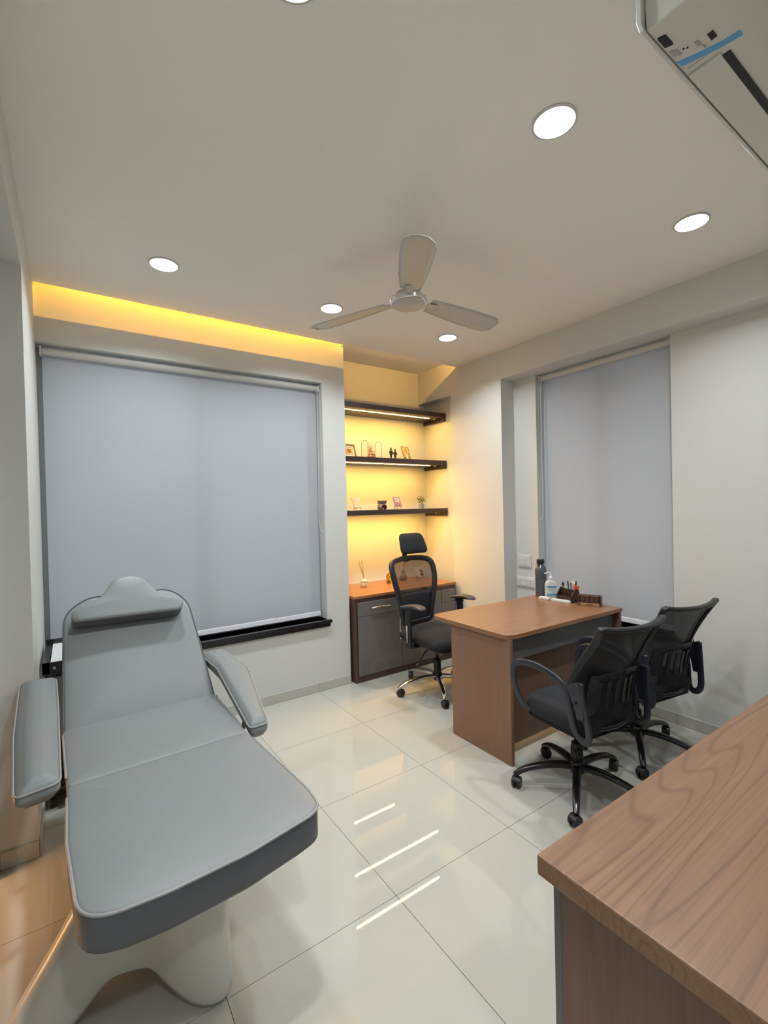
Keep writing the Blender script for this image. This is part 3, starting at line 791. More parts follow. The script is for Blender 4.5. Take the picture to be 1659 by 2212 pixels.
def visitor_chair(label, loc, rz):
    root = thing('visitor_chair', label, 'chair', loc, rz, 'black mesh visitor chairs')
    star_base(root, .310, 140 - math.degrees(rz), 'basepaint', z_hub=.120)
    bm = new(); lathe(bm, [(.026, .10), (.027, .24), (.024, .245)], 20); lathe(bm, [(.033, .14), (.030, .22)], 20); lathe(bm, [(.014, .24), (.014, .36)], 14)
    obj('gas_column', bm, 'plastic', root, smooth=True)
    bm = new(); box(bm, -.10, .10, -.13, .10, .352, .375); box(bm, -.035, .035, -.06, .05, .325, .352); cyl(bm, (.03, 0, .345), (.22, .02, .34), .005)
    obj('seat_mechanism', bm, 'plastic', root)
    # seat
    off = -.03
    so = resample(round_poly([(-.215, -.19 + off), (.215, -.19 + off), (.222, .22 + off), (-.222, .22 + off)], [.09, .09, .12, .12], 7), .06)
    bm = new(); pad(bm, [(p[0] * .97, p[1] * .97) for p in so], .376, .402, 0, .01, botedge=.02); obj('seat_shell', bm, 'plastic', root, smooth=True)
    bm = new(); pad(bm, so, .402, .492, .020, .045); obj('seat', bm, 'fabric', root, smooth=True)
    # back surface: y as a function of (x, z)
    def yb(x, z):
        t = (z - .45) / .5
        return -.225 - .055 * t - .105 * max(0, t) ** 2 + (1.9 - .9 * max(0, min(1, t))) * x * x + .02 * math.sin(t * math.pi)
    half = [(.43, .165), (.50, .195), (.58, .218), (.65, .226), (.72, .222), (.79, .213), (.86, .208), (.905, .212)]
    outl = [(w, z) for z, w in half] + [(.219, .930), (.212, .942), (.160, .934), (.08, .930), (0, .928)]
    full = outl + [(-x, z) for x, z in outl[-2::-1]] + [(-.10, .425), (0, .423), (.10, .425)]
    ring3 = spline([(x, yb(x, z), z) for x, z in full], 2, True)
    bm = new(); sweep(bm, ring3, rrect(.022, .032, .4), True, Vector((0, 1, 0)))
    obj('back_frame', bm, 'plastic', root, smooth=True)
    # mesh panel
    bm = new(); rows = []
    zs = [.43 + i * (.928 - .43) / 14 for i in range(15)]
    def hw(z):
        for (za, wa), (zb, wb) in zip(half, half[1:]):
            if z <= zb: return wa + (wb - wa) * (z - za) / (zb - za)
        return .214
    for z in zs:
        w = hw(z) - .005; rows.append([bm.verts.new((w * (i / 5 - 1), yb(w * (i / 5 - 1), z) + .004, z)) for i in range(11)])
    for p, q in zip(rows, rows[1:]):
        for j in range(10): bm.faces.new((p[j], p[j + 1], q[j + 1], q[j]))
    obj('mesh_panel', bm, 'mesh', root, smooth=True)
    # wide darker lower shield with slots (lumbar support)
    bm = new()
    def strip(xa, xb, za, zb, d=-.022, n=4):
        rr = []
        for i in range(n + 1):
            z = za + (zb - za) * i / n
            rr.append([(x, yb(x, z) + d + (.003 if e else -.003), z) for x in (xa, xb) for e in (0, 1)])
        vs = [[bm.verts.new(p) for p in r] for r in rr]
        for p, q in zip(vs, vs[1:]):
            for j, k in ((0, 1), (1, 3), (3, 2), (2, 0)): bm.faces.new((p[j], p[k], q[k], q[j]))
        bm.faces.new([vs[0][j] for j in (0, 1, 3, 2)]); bm.faces.new([vs[-1][j] for j in (0, 1, 3, 2)])
    strip(-.165, .165, .445, .54); strip(-.14, .14, .665, .70)
    for x in (-.125, -.078, -.026, .026, .078, .125): strip(x - .011, x + .011, .54, .665)
    strip(-.175, -.135, .54, .70); strip(.135, .175, .54, .70)
    obj('lumbar_support', bm, 'plastic', root)
    # armrests: one looped strap each
    for s in (-1, 1):
        pts = [(.205, .12, .410), (.224, .158, .45), (.244, .192, .55), (.250, .188, .630), (.252, .145, .668), (.252, .04, .684), (.248, -.07, .668), (.242, -.135, .630),
               (.234, -.160, .54), (.222, -.172, .45), (.210, -.190, .405), (.206, -.222, .392), (.210, -.248, .425), (.220, -.244, .50), (.232, -.232, .59), (.236, -.225, .675)]
        path = spline([(s * x, y, z) for x, y, z in pts], 5)
        bm = new(); n = len(path)
        scl = [(1, 1)] * n
        sweep(bm, path, rrect(.034, .015, .45), False, Vector((s, 0, 0)), scale=[(1.0, 1.0)] * n)
        arm = obj('armrest', bm, 'armplastic', root, smooth=True)
        # gusset closing the rear corner of the loop
        g = [(-.150, .640), (-.185, .56), (-.200, .50), (-.236, .50), (-.240, .53), (-.232, .59), (-.224, .680), (-.17, .655)]
        gx = lambda z: s * (.222 + (z - .46) * .09)
        bm = new(); A0 = [bm.verts.new((gx(z) - s * .004, y, z)) for y, z in g]; B0 = [bm.verts.new((gx(z) + s * .006, y, z)) for y, z in g]
        bm.faces.new(A0[::-1]); bm.faces.new(B0)
        for q in range(len(g)): bm.faces.new((A0[q], A0[(q + 1) % len(g)], B0[(q + 1) % len(g)], B0[q]))
        obj('side_plate', bm, 'armplastic', arm)
        for yy, zz in ((-.240, .650), (-.232, .575)):
            bm = new(); cyl(bm, (s * .234, yy + .032, zz), (s * .245, yy + .032, zz), .007, n=10)
            obj('bolt', bm, 'black', arm)
    return root

visitor_chair('black mesh visitor chair, the nearer and left one, in front of the desk', (2.165, 1.43, 0), math.radians(-7))
visitor_chair('black mesh visitor chair, the right one close to the wall', (2.796, 1.44, 0), math.radians(-9))

# --- executive chair with headrest
def executive_chair(loc, rz):
    root = thing('executive_chair', 'black high back swivel chair with headrest and chrome base behind the desk', 'chair', loc, rz)
    star_base(root, .333, 21.8 - math.degrees(rz), 'chrome', chrome=True, z_hub=.118)
    bm = new(); lathe(bm, [(.030, .11), (.032, .125), (.030, .25), (.026, .255)], 20); lathe(bm, [(.015, .25), (.015, .38)], 14)
    obj('gas_column', bm, 'plastic', root, smooth=True)
    bm = new(); box(bm, -.10, .10, -.14, .12, .372, .40); box(bm, -.045, .045, -.08, .08, .345, .372); obj('seat_mechanism', bm, 'plastic', root, bevel=.004)
    bm = new(); tube(bm, spline([(.05, 0, .36), (.12, .01, .352), (.165, .02, .335), (.19, .03, .310), (.24, .05, .300)], 5), .005, 8)
    sweep(bm, [(.23, .045, .301), (.30, .08, .285)], rrect(.016, .012, .4), scale=[.8, 1])
    obj('tilt_lever', bm, 'plastic', root, smooth=True)
    # waterfall seat
    so = resample(round_poly([(-.235, -.23), (.235, -.23), (.25, .25), (-.25, .25)], [.08, .08, .12, .12], 7), .06)
    bm = new(); pad(bm, so, .405, .492, .018, .035, botedge=.03)
    for v in bm.verts:
        if v.co.y > .10: v.co.z -= (v.co.y - .10) ** 2 * 2.2
    obj('seat', bm, 'fabric', root, smooth=True)
    def yb(x, z):
        t = (z - .52) / .55
        return -.255 - .10 * t + .035 * math.sin(t * math.pi * .9 + .3) + .9 * x * x
    def strap(pts, w, d, m, name, parent=root):
        bm = new(); sweep(bm, spline([(x, yb(x, z) + dd, z) for x, z, dd in pts], 4), rrect(w, d, .4), False, Vector((0, 1, 0))); return obj(name, bm, m, parent, smooth=True)
    # outline of the back, wide at the shoulders
    outl = [(.12, .520), (.152, .54), (.168, .62), (.188, .71), (.213, .80), (.230, .89), (.234, .97), (.220, 1.015), (.178, 1.038), (.09, 1.048), (0, 1.050)]
    full = outl + [(-x, z) for x, z in outl[-2::-1]] + [(-.05, .515), (.05, .515)]
    bm = new(); sweep(bm, spline([(x, yb(x, z), z) for x, z in full], 3, True), rrect(.046, .036, .35), True, Vector((0, 1, 0)))
    obj('back_frame', bm, 'plastic', root, smooth=True)
    def surf(zs, hwf, d, name, m, n=10):
        bm = new(); rows = []
        for z in zs:
            w = hwf(z); rows.append([bm.verts.new((w * (2 * i / n - 1), yb(w * (2 * i / n - 1), z) + d, z)) for i in range(n + 1)])
        for p, q in zip(rows, rows[1:]):
            for j in range(n): bm.faces.new((p[j], p[j + 1], q[j + 1], q[j]))
        o = obj(name, bm, m, root, smooth=True); so = o.modifiers.new('t', 'SOLIDIFY'); so.thickness = .002; return o
    def hw(z):
        q = [(.52, .13), (.54, .150), (.62, .167), (.71, .187), (.80, .212), (.89, .230), (1.05, .230)]
        for (za, wa), (zb, wb) in zip(q, q[1:]):
            if z <= zb: return wa + (wb - wa) * (z - za) / (zb - za)
        return .2
    surf([.765 + i * .0275 for i in range(11)], lambda z: hw(z) - .012, .004, 'upper_mesh', 'meshlight')
    surf([.520 + i * .0245 for i in range(11)], lambda z: hw(z) - .012, .004, 'lower_mesh', 'mesh')
    # lumbar support, a curved plastic saddle behind the lower mesh
    bm = new(); out = resample(round_poly([(-.14, .60), (.14, .60), (.155, .80), (.06, .77), (-.06, .77), (-.155, .80)], .02, 3), .03)
    n = len(out); A = [bm.verts.new((x, yb(x, z) - .020, z)) for x, z in out]; B = [bm.verts.new((x, yb(x, z) - .032, z)) for x, z in out]
    ca = bm.verts.new((0, yb(0, .69) - .020, .69)); cb_ = bm.verts.new((0, yb(0, .69) - .032, .69))
    for i in range(n):
        j = (i + 1) % n; bm.faces.new((A[i], A[j], ca)); bm.faces.new((B[j], B[i], cb_)); bm.faces.new((A[i], B[i], B[j], A[j]))
    obj('lumbar_support', bm, 'plastic', root, smooth=False)
    # spine from mechanism to back
    bm = new(); sweep(bm, spline([(0, -.10, .385), (0, -.22, .39), (0, -.30, .43), (0, yb(0, .56) - .02, .56), (0, yb(0, .68) - .035, .68)], 5), rrect(.016, .07, .4), False, Vector((1, 0, 0)), scale=None)
    obj('spine', bm, 'plastic', root, smooth=True)
    # headrest on a stem
    bm = new(); sweep(bm, spline([(0, yb(0, 1.02) - .015, 1.02), (0, yb(0, 1.05) - .03, 1.075), (0, yb(0, 1.05) - .02, 1.13), (0, yb(0, 1.05), 1.16)], 4), rrect(.014, .05, .4), False, Vector((1, 0, 0)))
    obj('headrest_stem', bm, 'plastic', root, smooth=True)
    ho = resample(round_poly([(-.128, -.098), (.120, -.098), (.146, .080), (-.146, .080)], [.06, .06, .045, .045], 6), .03)
    bm = new(); pad(bm, ho, -.022, .022, .012, .02, botedge=.018)
    yh = yb(0, 1.05) + .015
    bm.transform(Matrix.Translation((-.040, yh, 1.168)) @ Matrix.Rotation(math.radians(-82), 4, 'X') )
    for v in bm.verts: v.co.y += .9 * v.co.x ** 2 - .2 * (v.co.z - 1.17)
    obj('headrest', bm, 'fabric', root, smooth=True)
    for s in (-1, 1):
        # T arm: bracket, post with slot, pad
        bm = new(); sweep(bm, [(s * .06, -.01, .392), (s * .27, -.01, .40), (s * .292, -.01, .43), (s * .292, -.01, .47)], rrect(.016, .06, .4), False, Vector((0, 1, 0)))
        obj('arm_bracket', bm, 'plastic', root, smooth=True)
        bm = new(); sweep(bm, spline([(s * .292, -.01, .40), (s * .294, -.01, .50), (s * .296, -.01, .60), (s * .292, -.01, .66), (s * .285, -.01, .71)], 4), rrect(.028, .062, .4), False, Vector((0, 1, 0)),
                        scale=[(1, 1)] * 12 + [(1, 1.05)] * 2 + [(.9, 1.4)] * 3)
        p_ = obj('arm_post', bm, 'plastic', root, smooth=True)
        bm = new(); sweep(bm, [(s * .3105, -.01, .44), (s * .3125, -.01, .575)], rrect(.003, .014, .45), False, Vector((0, 1, 0)))
        lab(obj('slot_insert', bm, 'silver', p_, smooth=True), 'silver insert in the armrest post')
        bm = new(); po = resample(round_poly([(-.036, -.12), (.036, -.12), (.042, .14), (-.042, .14)], [.035, .035, .04, .04], 5), .03)
        pad(bm, po, -.011, .011, .004, .008, botedge=.009)
        for v in bm.verts: v.co.z += -.9 * (v.co.y - .02) ** 2 + .006 * math.sin(v.co.y * 20)
        bm.transform(Matrix.Translation((s * .283, .02, .728)))
        obj('arm_pad', bm, 'armpad', root, smooth=True)
    return root
executive_chair((2.440, 2.858, 0), math.radians(180 + 4))

# ------------------------------------------------------------------ treatment couch
BROT = math.radians(1.6)
bed = thing('treatment_couch', 'grey upholstered facial treatment couch with raised back and white base', 'treatment couch', (0.29, 1.25, 0), BROT)
# local frame: origin under the middle of the foot end, y towards the head
BW = .318; BZ = .600; TH = .115
def cushion(name, out, z0, z1, parent, X=Matrix.Identity(4), dome=.012, edge=.012, pipe_r=.0042, side='bedside', skip=None, pipe_mi='piping'):
    out = resample(out, .05)
    bm = new(); pad(bm, out, z0, z1, dome, edge, X, botedge=.025, mi_top=0, mi_side=1)
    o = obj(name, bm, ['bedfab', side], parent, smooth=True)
    # piping runs along the free edges only
    keep = [not (skip and skip(p)) for p in out]; n = len(out)
    if all(keep): runs = [(out, True)]
    else:
        st = next(i for i in range(n) if keep[i] and not keep[i - 1]); runs = []; cur = []
        for k in range(n + 1):
            p = out[(st + k) % n]
            if keep[(st + k) % n] and k < n: cur.append(p)
            elif len(cur) > 1: runs.append((cur, False)); cur = []
            else: cur = []
    for r_, closed in runs:
        bm = new(); tube(bm, [X @ Vector((p[0], p[1], z1 - edge * .35)) for p in r_], pipe_r, 6, closed)
        obj('piping', bm, pipe_mi, o, smooth=True)
    return o
leg_out = round_poly([(-BW + .020, -.030), (-.12, -.050), (.08, -.046), (BW - .002, -.006), (BW + .006, .12), (BW - .012, .45), (BW - .018, .609), (-BW + .012, .609), (-BW + .004, .3)], [.115, .3, .3, .12, .2, .1, .008, .008, .1], 7)
cushion('leg_cushion', leg_out, BZ - TH, BZ, bed, edge=.009, skip=lambda p: p[1] > .600)
seat_out = round_poly([(-BW + .012, .6095), (BW - .018, .6095), (BW - .012, 1.118), (-BW + .008, 1.118)], [.012, .012, .01, .01], 5)
cushion('seat_cushion', seat_out, BZ - TH + .015, BZ, bed, edge=.009, skip=lambda p: p[1] > 1.10 or p[1] < .622)
# raised back
BACK_A = math.radians(51)
LB = .655
XB = Matrix.Translation((0, 1.105, BZ - .055)) @ Matrix.Rotation(BACK_A, 4, 'X')
bk_out = round_poly([(-BW + .010, 0), (BW - .014, 0), (BW - .032, .32), (BW - .050, .56), (.19, LB), (-.19, LB), (-BW + .028, .58), (-BW + .018, .3)], [.012, .012, .2, .14, .12, .12, .14, .2], 6)
cushion('back_cushion', bk_out, -.055, .05, bed, XB, dome=.010, pipe_r=.0034, skip=lambda p: p[1] < .01, pipe_mi='bedside')
# head pillow with a domed top edge
pil = round_poly([(-.262, .478), (.205, .468), (.228, .520), (.105, .590), (.052, .688), (-.010, .705), (-.080, .690), (-.140, .592), (-.262, .535)], [.035, .035, .03, .12, .06, .08, .06, .12, .035], 7)
pil = resample(pil, .03)
bm = new(); pad(bm, pil, .066, .150, .006, .012, XB, botedge=.012, mi_side=1)
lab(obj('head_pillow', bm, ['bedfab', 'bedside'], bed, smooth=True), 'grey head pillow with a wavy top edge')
# armrests: sloping padded cushions
def arm(pts, s, slope_pts):
    """pts in couch-local xy; height from the slope line"""
    (ya, za), (yb_, zb) = slope_pts
    out = resample(round_poly(pts, [.02, .03, .03, .04, .02, .02][:len(pts)], 5), .04)
    bm = new(); xs = sorted(p[0] for p in pts); ys = sorted(p[1] for p in pts)
    y0_, y1_ = ys[0] + .05, ys[-1] - .06
    def mx(y):
        c = [(p, q) for p, q in zip(out, out[1:] + out[:1]) if (p[1] - y) * (q[1] - y) <= 0 and p[1] != q[1]]
        u = [p[0] + (q[0] - p[0]) * (y - p[1]) / (q[1] - p[1]) for p, q in c]; return (min(u) + max(u)) / 2
    pad(bm, out, -.065, 0, .012, .022, botedge=.025, mi_side=0, spine=((mx(y0_), y0_), (mx(y1_), y1_)))
    sl = (zb - za) / (yb_ - ya)
    for v in bm.verts: v.co.z += za + sl * (v.co.y - ya)
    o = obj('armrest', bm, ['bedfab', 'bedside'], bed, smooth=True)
    bm = new(); tube(bm, [Vector((p[0], p[1], za + sl * (p[1] - ya) - .012)) for p in out], .0036, 6, True); obj('piping', bm, 'piping', o, smooth=True)
    bm = new(); xm = sum(p[0] for p in pts) / len(pts)
    path = [(s * .27, .92, .47), (s * .33, .92, .46), (xm, .86, .50), (xm, .80, za + sl * (.80 - ya) - .075)]
    tube(bm, spline(path, 4), .012, 8); obj('arm_bracket', bm, 'plastic', bed, smooth=True)
arm([(.312, .612), (.392, .612), (.462, 1.06), (.405, 1.285), (.288, 1.27), (.325, 1.10)], 1, ((.6, .615), (1.3, .770)))
arm([(-.440, .545), (-.322, .560), (-.322, 1.00), (-.325, 1.265), (-.452, 1.265), (-.455, .88)], -1, ((.6, .665), (1.3, .800)))
# hinge frame and column
bm = new(); box(bm, -.27, .27, .10, 1.08, BZ - TH - .012, BZ - TH + .012)
for s in (-1, 1): box(bm, s * .30 - .006, s * .30 + .006, 1.02, 1.17, .50, .56)
obj('under_frame', bm, 'plastic', bed)
bm = new(); tube(bm, [(-.25, 1.45, .70), (0, 1.20, .47)], .012, 8); tube(bm, [(.25, 1.45, .70), (0, 1.20, .47)], .012, 8); obj('back_strut', bm, 'plastic', bed, smooth=True)
bm = new(); cyl(bm, (.301, 1.135, .555), (.331, 1.135, .555), .016, n=12); cyl(bm, (-.311, 1.135, .555), (-.291, 1.135, .555), .016, n=12); obj('hinge_knob', bm, 'plastic', bed, smooth=True)
# white moulded pedestal: polar shell with four feet, arches between them
def pedestal():
    """moulded base in world xy around its own centre"""
    bm = new(); cx, cy = .18, 1.83
    feet = [(math.radians(-65.5), .430, .19), (math.radians(-148), .470, .19), (math.radians(96), .46, .24), (math.radians(38), .44, .26)]
    def dist(a, b): return abs((a - b + math.pi) % (2 * math.pi) - math.pi)
    def R(phi): return .235 + max((r - .235) * math.exp(-(dist(phi, f) / (w * 1.6)) ** 2) for f, r, w in feet)
    def A(phi):
        b = min(min(1, max(0, (dist(phi, f) - w * .55) / .42)) for f, r, w in feet); return .088 * (3 * b ** 2 - 2 * b ** 3)
    def TOP(phi): return .125 + .265 * math.exp(-(dist(phi, feet[0][0]) / .66) ** 2) + .03 * math.exp(-(dist(phi, feet[1][0] + .12) / .42) ** 2)
    n = 128; rings = []
    for kind, dz in (('i', .06), ('i', .004), ('o', .0), ('o', .02), ('o', .05), ('o', .09), ('o', .14), ('o', .20), ('o', .27), ('o', .34), ('o', .40), ('o', .445), ('o', .4585)):
        ring = []
        for i in range(n):
            phi = 2 * math.pi * i / n; r = R(phi); a = A(phi); t = max(0, (dz - .03)) / .43
            if kind == 'i': rr = r - .018; z = a + dz
            else:
                s_ = t ** .75; rr = r + (TOP(phi) - r) * (s_ * s_ * (3 - 2 * s_)); z = a + dz * (1 - a / .4585)
                if dz == 0: rr -= .012
                if dz > .45: rr -= .03
            ring.append(bm.verts.new((cx + rr * math.cos(phi), cy + rr * math.sin(phi), z)))
        rings.append(ring)
    for a_, b_ in zip(rings, rings[1:]):
        for i in range(n): bm.faces.new((a_[i], a_[(i + 1) % n], b_[(i + 1) % n], b_[i]))
    bm.faces.new(rings[-1])
    return bm
pd = lab(obj('pedestal', pedestal(), 'fibre', bed, smooth=True, world=True), 'glossy white moulded base with arched feet')
bm = new(); box(bm, -.20, .18, .45, .95, .4605, BZ - TH - .0125); obj('lift_column', bm, 'plastic', bed, bevel=.01)

# ------------------------------------------------------------------ trolley behind the couch
tr = thing('trolley', 'black metal trolley with a white top in the corner behind the couch', 'trolley', (0.0, 3.13, 0))
tx0_, tx1_, ty0_, ty1_ = -.138, .26, 2.90, 3.36
bm = new(); box(bm, tx0_, tx1_, ty0_, ty0_ + .012, .690, .745); box(bm, tx0_, tx1_, ty1_ - .012, ty1_, .690, .765); box(bm, tx0_, tx0_ + .03, ty0_, ty1_, .690, .745); box(bm, tx1_ - .012, tx1_, ty0_, ty1_, .690, .745)
box(bm, tx0_, tx1_, ty0_, ty1_, .682, .692)
obj('tray_rim', bm, 'basepaint', tr, world=True)
obj('tray_liner', bx(tx0_ + .034, tx1_ - .016, ty0_ + .014, ty1_ - .014, .7305, .7385), 'paper', tr, world=True)
for x in (tx0_ + .03, tx1_ - .02):
    for y in (ty0_ + .012, ty1_ - .012):
        bm = new(); sweep(bm, [(x, y, .05), (x, y, .688)], rrect(.022, .016, .3)); obj('leg', bm, 'basepaint', tr, world=True)
obj('lower_shelf', bx(tx0_ + .012, tx1_ - .012, ty0_ + .002, ty1_ - .002, .070, .082), 'basepaint', tr, world=True)
obj('storage_box', bx(tx0_ + .006, tx1_ - .03, ty0_ - .006, ty1_ - .03, .0825, .19), 'plastic', tr, world=True)
bm = new(); cyl(bm, (tx0_ + .115, ty0_ - .0065, .125), (tx0_ + .115, ty0_ - .03, .125), .045, n=24); obj('handle_disc', bm, 'plastic', tr, world=True)
for (x, z) in ((tx0_ + .05, .718), (tx0_ + .16, .165)):
    bm = new(); cyl(bm, (x, ty0_ - .012, z), (x, ty0_ + .003, z), .006, n=12); obj('screw', bm, 'silver', tr, world=True)
for x in (tx0_ + .03, tx1_ - .02):
    for y in (ty0_ + .02, ty1_ - .02):
        bm = new(); cyl(bm, (x - .009, y, .025), (x + .009, y, .025), .025, n=16); cyl(bm, (x, y, .03), (x, y, .07), .006, n=8); obj('castor', bm, 'plastic', tr, world=True)

# ------------------------------------------------------------------ things on the desk
def standing(name, label, cat, loc, rz=0, group=None): return thing(name, label, cat, loc, rz, group)
bt = standing('water_bottle', 'tall smoky grey water bottle with black cap on the desk', 'bottle', (3.120, 2.355, DT))
bm = new(); lathe(bm, [(.036, 0), (.042, .004), (.043, .02), (.041, .09), (.044, .16), (.045, .21), (.039, .235), (.024, .255), (.022, .268)], 28); obj('body', bm, 'bottle', bt, smooth=True)
bm = new(); lathe(bm, [(.029, .262), (.0305, .266), (.0305, .294), (.027, .298)], 24); obj('cap', bm, 'plastic', bt, smooth=False, bevel=.001)
bm = new(); tube(bm, spline([(-.024, 0, .268), (-.036, 0, .275), (-.041, 0, .262), (-.034, -.004, .250), (-.022, -.010, .255)], 5), .0035, 6); obj('carry_loop', bm, 'plastic', bt, smooth=True)
sn = standing('sanitizer_bottle', 'white pump bottle of hand sanitizer with blue label on the desk', 'bottle', (3.120, 2.262, DT), math.radians(-40))
bo = round_poly([(-.036, -.021), (.036, -.021), (.036, .021), (-.036, .021)], .009, 4)
bm = new(); 
rings = []
for z, s, t in ((0, .94, .94), (.006, 1, 1), (.095, 1, 1), (.112, .86, .95), (.124, .60, .85), (.130, .36, .62)):
    rings.append([bm.verts.new((p[0] * s, p[1] * t, z)) for p in bo])
for a_, b_ in zip(rings, rings[1:]):
    for i in range(len(bo)): bm.faces.new((a_[i], a_[(i + 1) % len(bo)], b_[(i + 1) % len(bo)], b_[i]))
bm.faces.new(rings[0][::-1]); bm.faces.new(rings[-1])
obj('body', bm, 'white', sn, smooth=False)
bm = new(); lathe(bm, [(.014, .128), (.0155, .131), (.0155, .148), (.009, .156), (.005, .160), (.005, .176)], 18)
sweep(bm, spline([(.006, 0, .177), (-.01, 0, .182), (-.028, 0, .180), (-.038, 0, .172)], 4), rrect(.012, .007, .4)); obj('pump', bm, 'white', sn, smooth=True)
lb = obj('label', bx(-.033, .033, -.0222, -.0212, .018, .094), 'label_white', sn)
obj('label_band', bx(-.027, .027, -.0228, -.02225, .076, .089), 'label_blue', lb)
obj('label_band', bx(-.033, .033, -.0228, -.02225, .0185, .036), 'label_cyan', lb)
obj('label_band', bx(-.018, .018, -.0228, -.02225, .062, .065), 'label_cyan', lb)
obj('label_band', bx(-.014, .014, -.0228, -.02225, .056, .058), 'label_cyan', lb)
for c_ in sn.children_recursive: c_.data.transform(Matrix.Scale(1.22, 4, (1, 0, 0)) @ Matrix.Scale(1.22, 4, (0, 1, 0)) @ Matrix.Scale(1.10, 4, (0, 0, 1)))
# organiser: dark wooden gabled holder
og = standing('pen_organiser', 'dark wooden desk organiser holding pens, scissors and paper', 'organiser', (3.120, 2.105, DT), math.radians(-99))
# local x along its length (towards the viewer), y depth; front faces -y
side = [(-.052, 0), (.052, 0), (.052, .040), (.012, .100), (-.012, .100), (-.052, .045)]
for x in (-.072, .066):
    bm = new(); prism(bm, [(y, z) for y, z in side], x, x + .006, 'x'); obj('side_panel', bm, 'darkwood', og)
bm = new(); box(bm, -.066, .066, -.052, .052, 0, .006); obj('bottom_panel', bm, 'darkwood', og)
obj('front_panel', bx(-.066, .066, -.052, -.046, .006, .045), 'darkwood', og)
obj('divider', bx(-.066, .066, -.012, -.006, .006, .094), 'darkwood', og)
obj('back_panel', bx(-.066, .066, .046, .052, .006, .042), 'darkwood', og)
RO = rootmat(og)
def in_holder(name, label, cat, x, y, z0, lx, ly, h, build):
    p = RO @ Vector((x, y, z0)); t = standing(name, label, cat, p)
    build(t, Vector((lx, ly, h))); return t
def pen(col, r=.0042):
    def f(t, v):
        bm = new(); cyl(bm, (0, 0, 0), tuple(v), r, n=10); obj('barrel', bm, col, t, smooth=True)
        e = v * .96; bm = new(); cyl(bm, tuple(v * .82), tuple(v * 1.03), r * 1.15, n=10); obj('cap', bm, 'black', t, smooth=True)
    return f
in_holder('marker_pen', 'thick dark green marker standing at the left of the organiser', 'pen', -.050, .012, .007, -.005, .012, .125, pen('greenink', .0068))
in_holder('pen', 'slim black pen leaning in the middle of the organiser', 'pen', .005, .006, .007, .006, .020, .138, pen('ink'))
in_holder('pen', 'dark pen beside the scissors in the organiser', 'pen', .015, .018, .007, .004, .012, .128, pen('ink', .0036))
in_holder('pen', 'dark red pen standing upright at the right of the organiser', 'pen', .055, .008, .007, -.006, -.012, .150, pen('redpen', .0042))
p = RO @ Vector((.034, .024, .0065)); sx = standing('scissors', 'orange handled scissors standing in the organiser', 'scissors', p, math.radians(48))
bm = new(); prism(bm, [(-.006, 0), (.006, 0), (.006, .085), (-.006, .085)], -.0012, .0012, 'y'); obj('blade', bm, 'silver', sx)
for s in (-1, 1):
    bm = new(); tube(bm, [(s * .014 + .010 * math.cos(a_), 0, .105 + .017 * math.sin(a_)) for a_ in [2 * math.pi * i / 16 for i in range(16)]], .0032, 6, True); obj('handle', bm, 'orange', sx, smooth=True)
p = RO @ Vector((.010, .034, .0065)); pp = standing('paper_slip', 'folded white paper slip standing at the back of the organiser', 'paper', p, math.radians(-92))
bm = new(); prism(bm, [(-.018, 0), (.018, 0), (.032, .150), (-.030, .135)], -.0008, .0008, 'y'); obj('sheet', bm, 'paper', pp)
p = RO @ Vector((.050, .030, .0065)); pc = standing('orange_card', 'small orange card tucked behind the scissors in the organiser', 'card', p, math.radians(-55))
bm = new(); prism(bm, [(-.016, 0), (.016, 0), (.018, .112), (-.018, .112)], -.0008, .0008, 'y'); obj('sheet', bm, 'orange', pc)
# perpetual calendar
cl = standing('perpetual_calendar', 'red-brown wooden block calendar reading 21 on the desk', 'calendar', (3.095, 1.915, DT), math.radians(-66))
prof = [(-.030, 0), (.030, 0), (.026, .064), (-.022, .064)]
bm = new()
box(bm, -.068, .068, -.028, .030, 0, .010); box(bm, -.068, .068, .016, .028, .010, .066)
box(bm, -.068, -.060, -.028, .016, .010, .066); box(bm, .060, .068, -.028, .016, .010, .066); box(bm, -.060, .060, -.028, -.022, .010, .022)
obj('stand', bm, 'calwood', cl, bevel=.001, seg=1)
for x, d in ((-.030, '2'), (.026, '1')):
    o = obj('date_cube', bx(x - .026, x + .026, -.022, .012, .0225, .064), 'calwood', cl, bevel=.001, seg=1)
    text_mesh('numeral', d, .040, 'ink', o, RO.__class__.Translation(cl.location) @ Matrix.Rotation(math.radians(-66), 4, 'Z') @ Matrix.Translation((x, -.0228, .043)) @ Matrix.Rotation(math.pi / 2, 4, 'X'))
o = lab(obj('day_plate', bx(-.058, .056, -.0300, -.0282, .003, .020), 'calplate', cl), 'pale wood plate with the weekday')
text_mesh('weekday', 'Monday', .013, 'ink', o, Matrix.Translation(cl.location) @ Matrix.Rotation(math.radians(-66), 4, 'Z') @ Matrix.Translation((0, -.0304, .0118)) @ Matrix.Rotation(math.pi / 2, 4, 'X'))
for c_ in cl.children_recursive: c_.data.transform(Matrix.Scale(1.12, 4))
# two white slim remote-like cases
for (x, y, L_, rz, l) in ((3.040, 2.262, .090, -86, 'short white plastic case lying by the sanitizer bottle'), (3.045, 2.120, .155, -84, 'long white remote shaped case lying in front of the organiser')):
    t = standing('white_case', l, 'case', (x, y, DT), math.radians(rz))
    bm = new(); prism(bm, round_poly([(-L_ / 2, -.020), (L_ / 2, -.020), (L_ / 2, .020), (-L_ / 2, .020)], .008, 4), 0, .016); obj('body', bm, 'white', t, bevel=.003)
    bm = new(); prism(bm, round_poly([(-L_ * .42, -.013), (L_ * .42, -.013), (L_ * .42, .013), (-L_ * .42, .013)], .005, 4), .0161, .0185); obj('lid', bm, 'paper', t, bevel=.001)

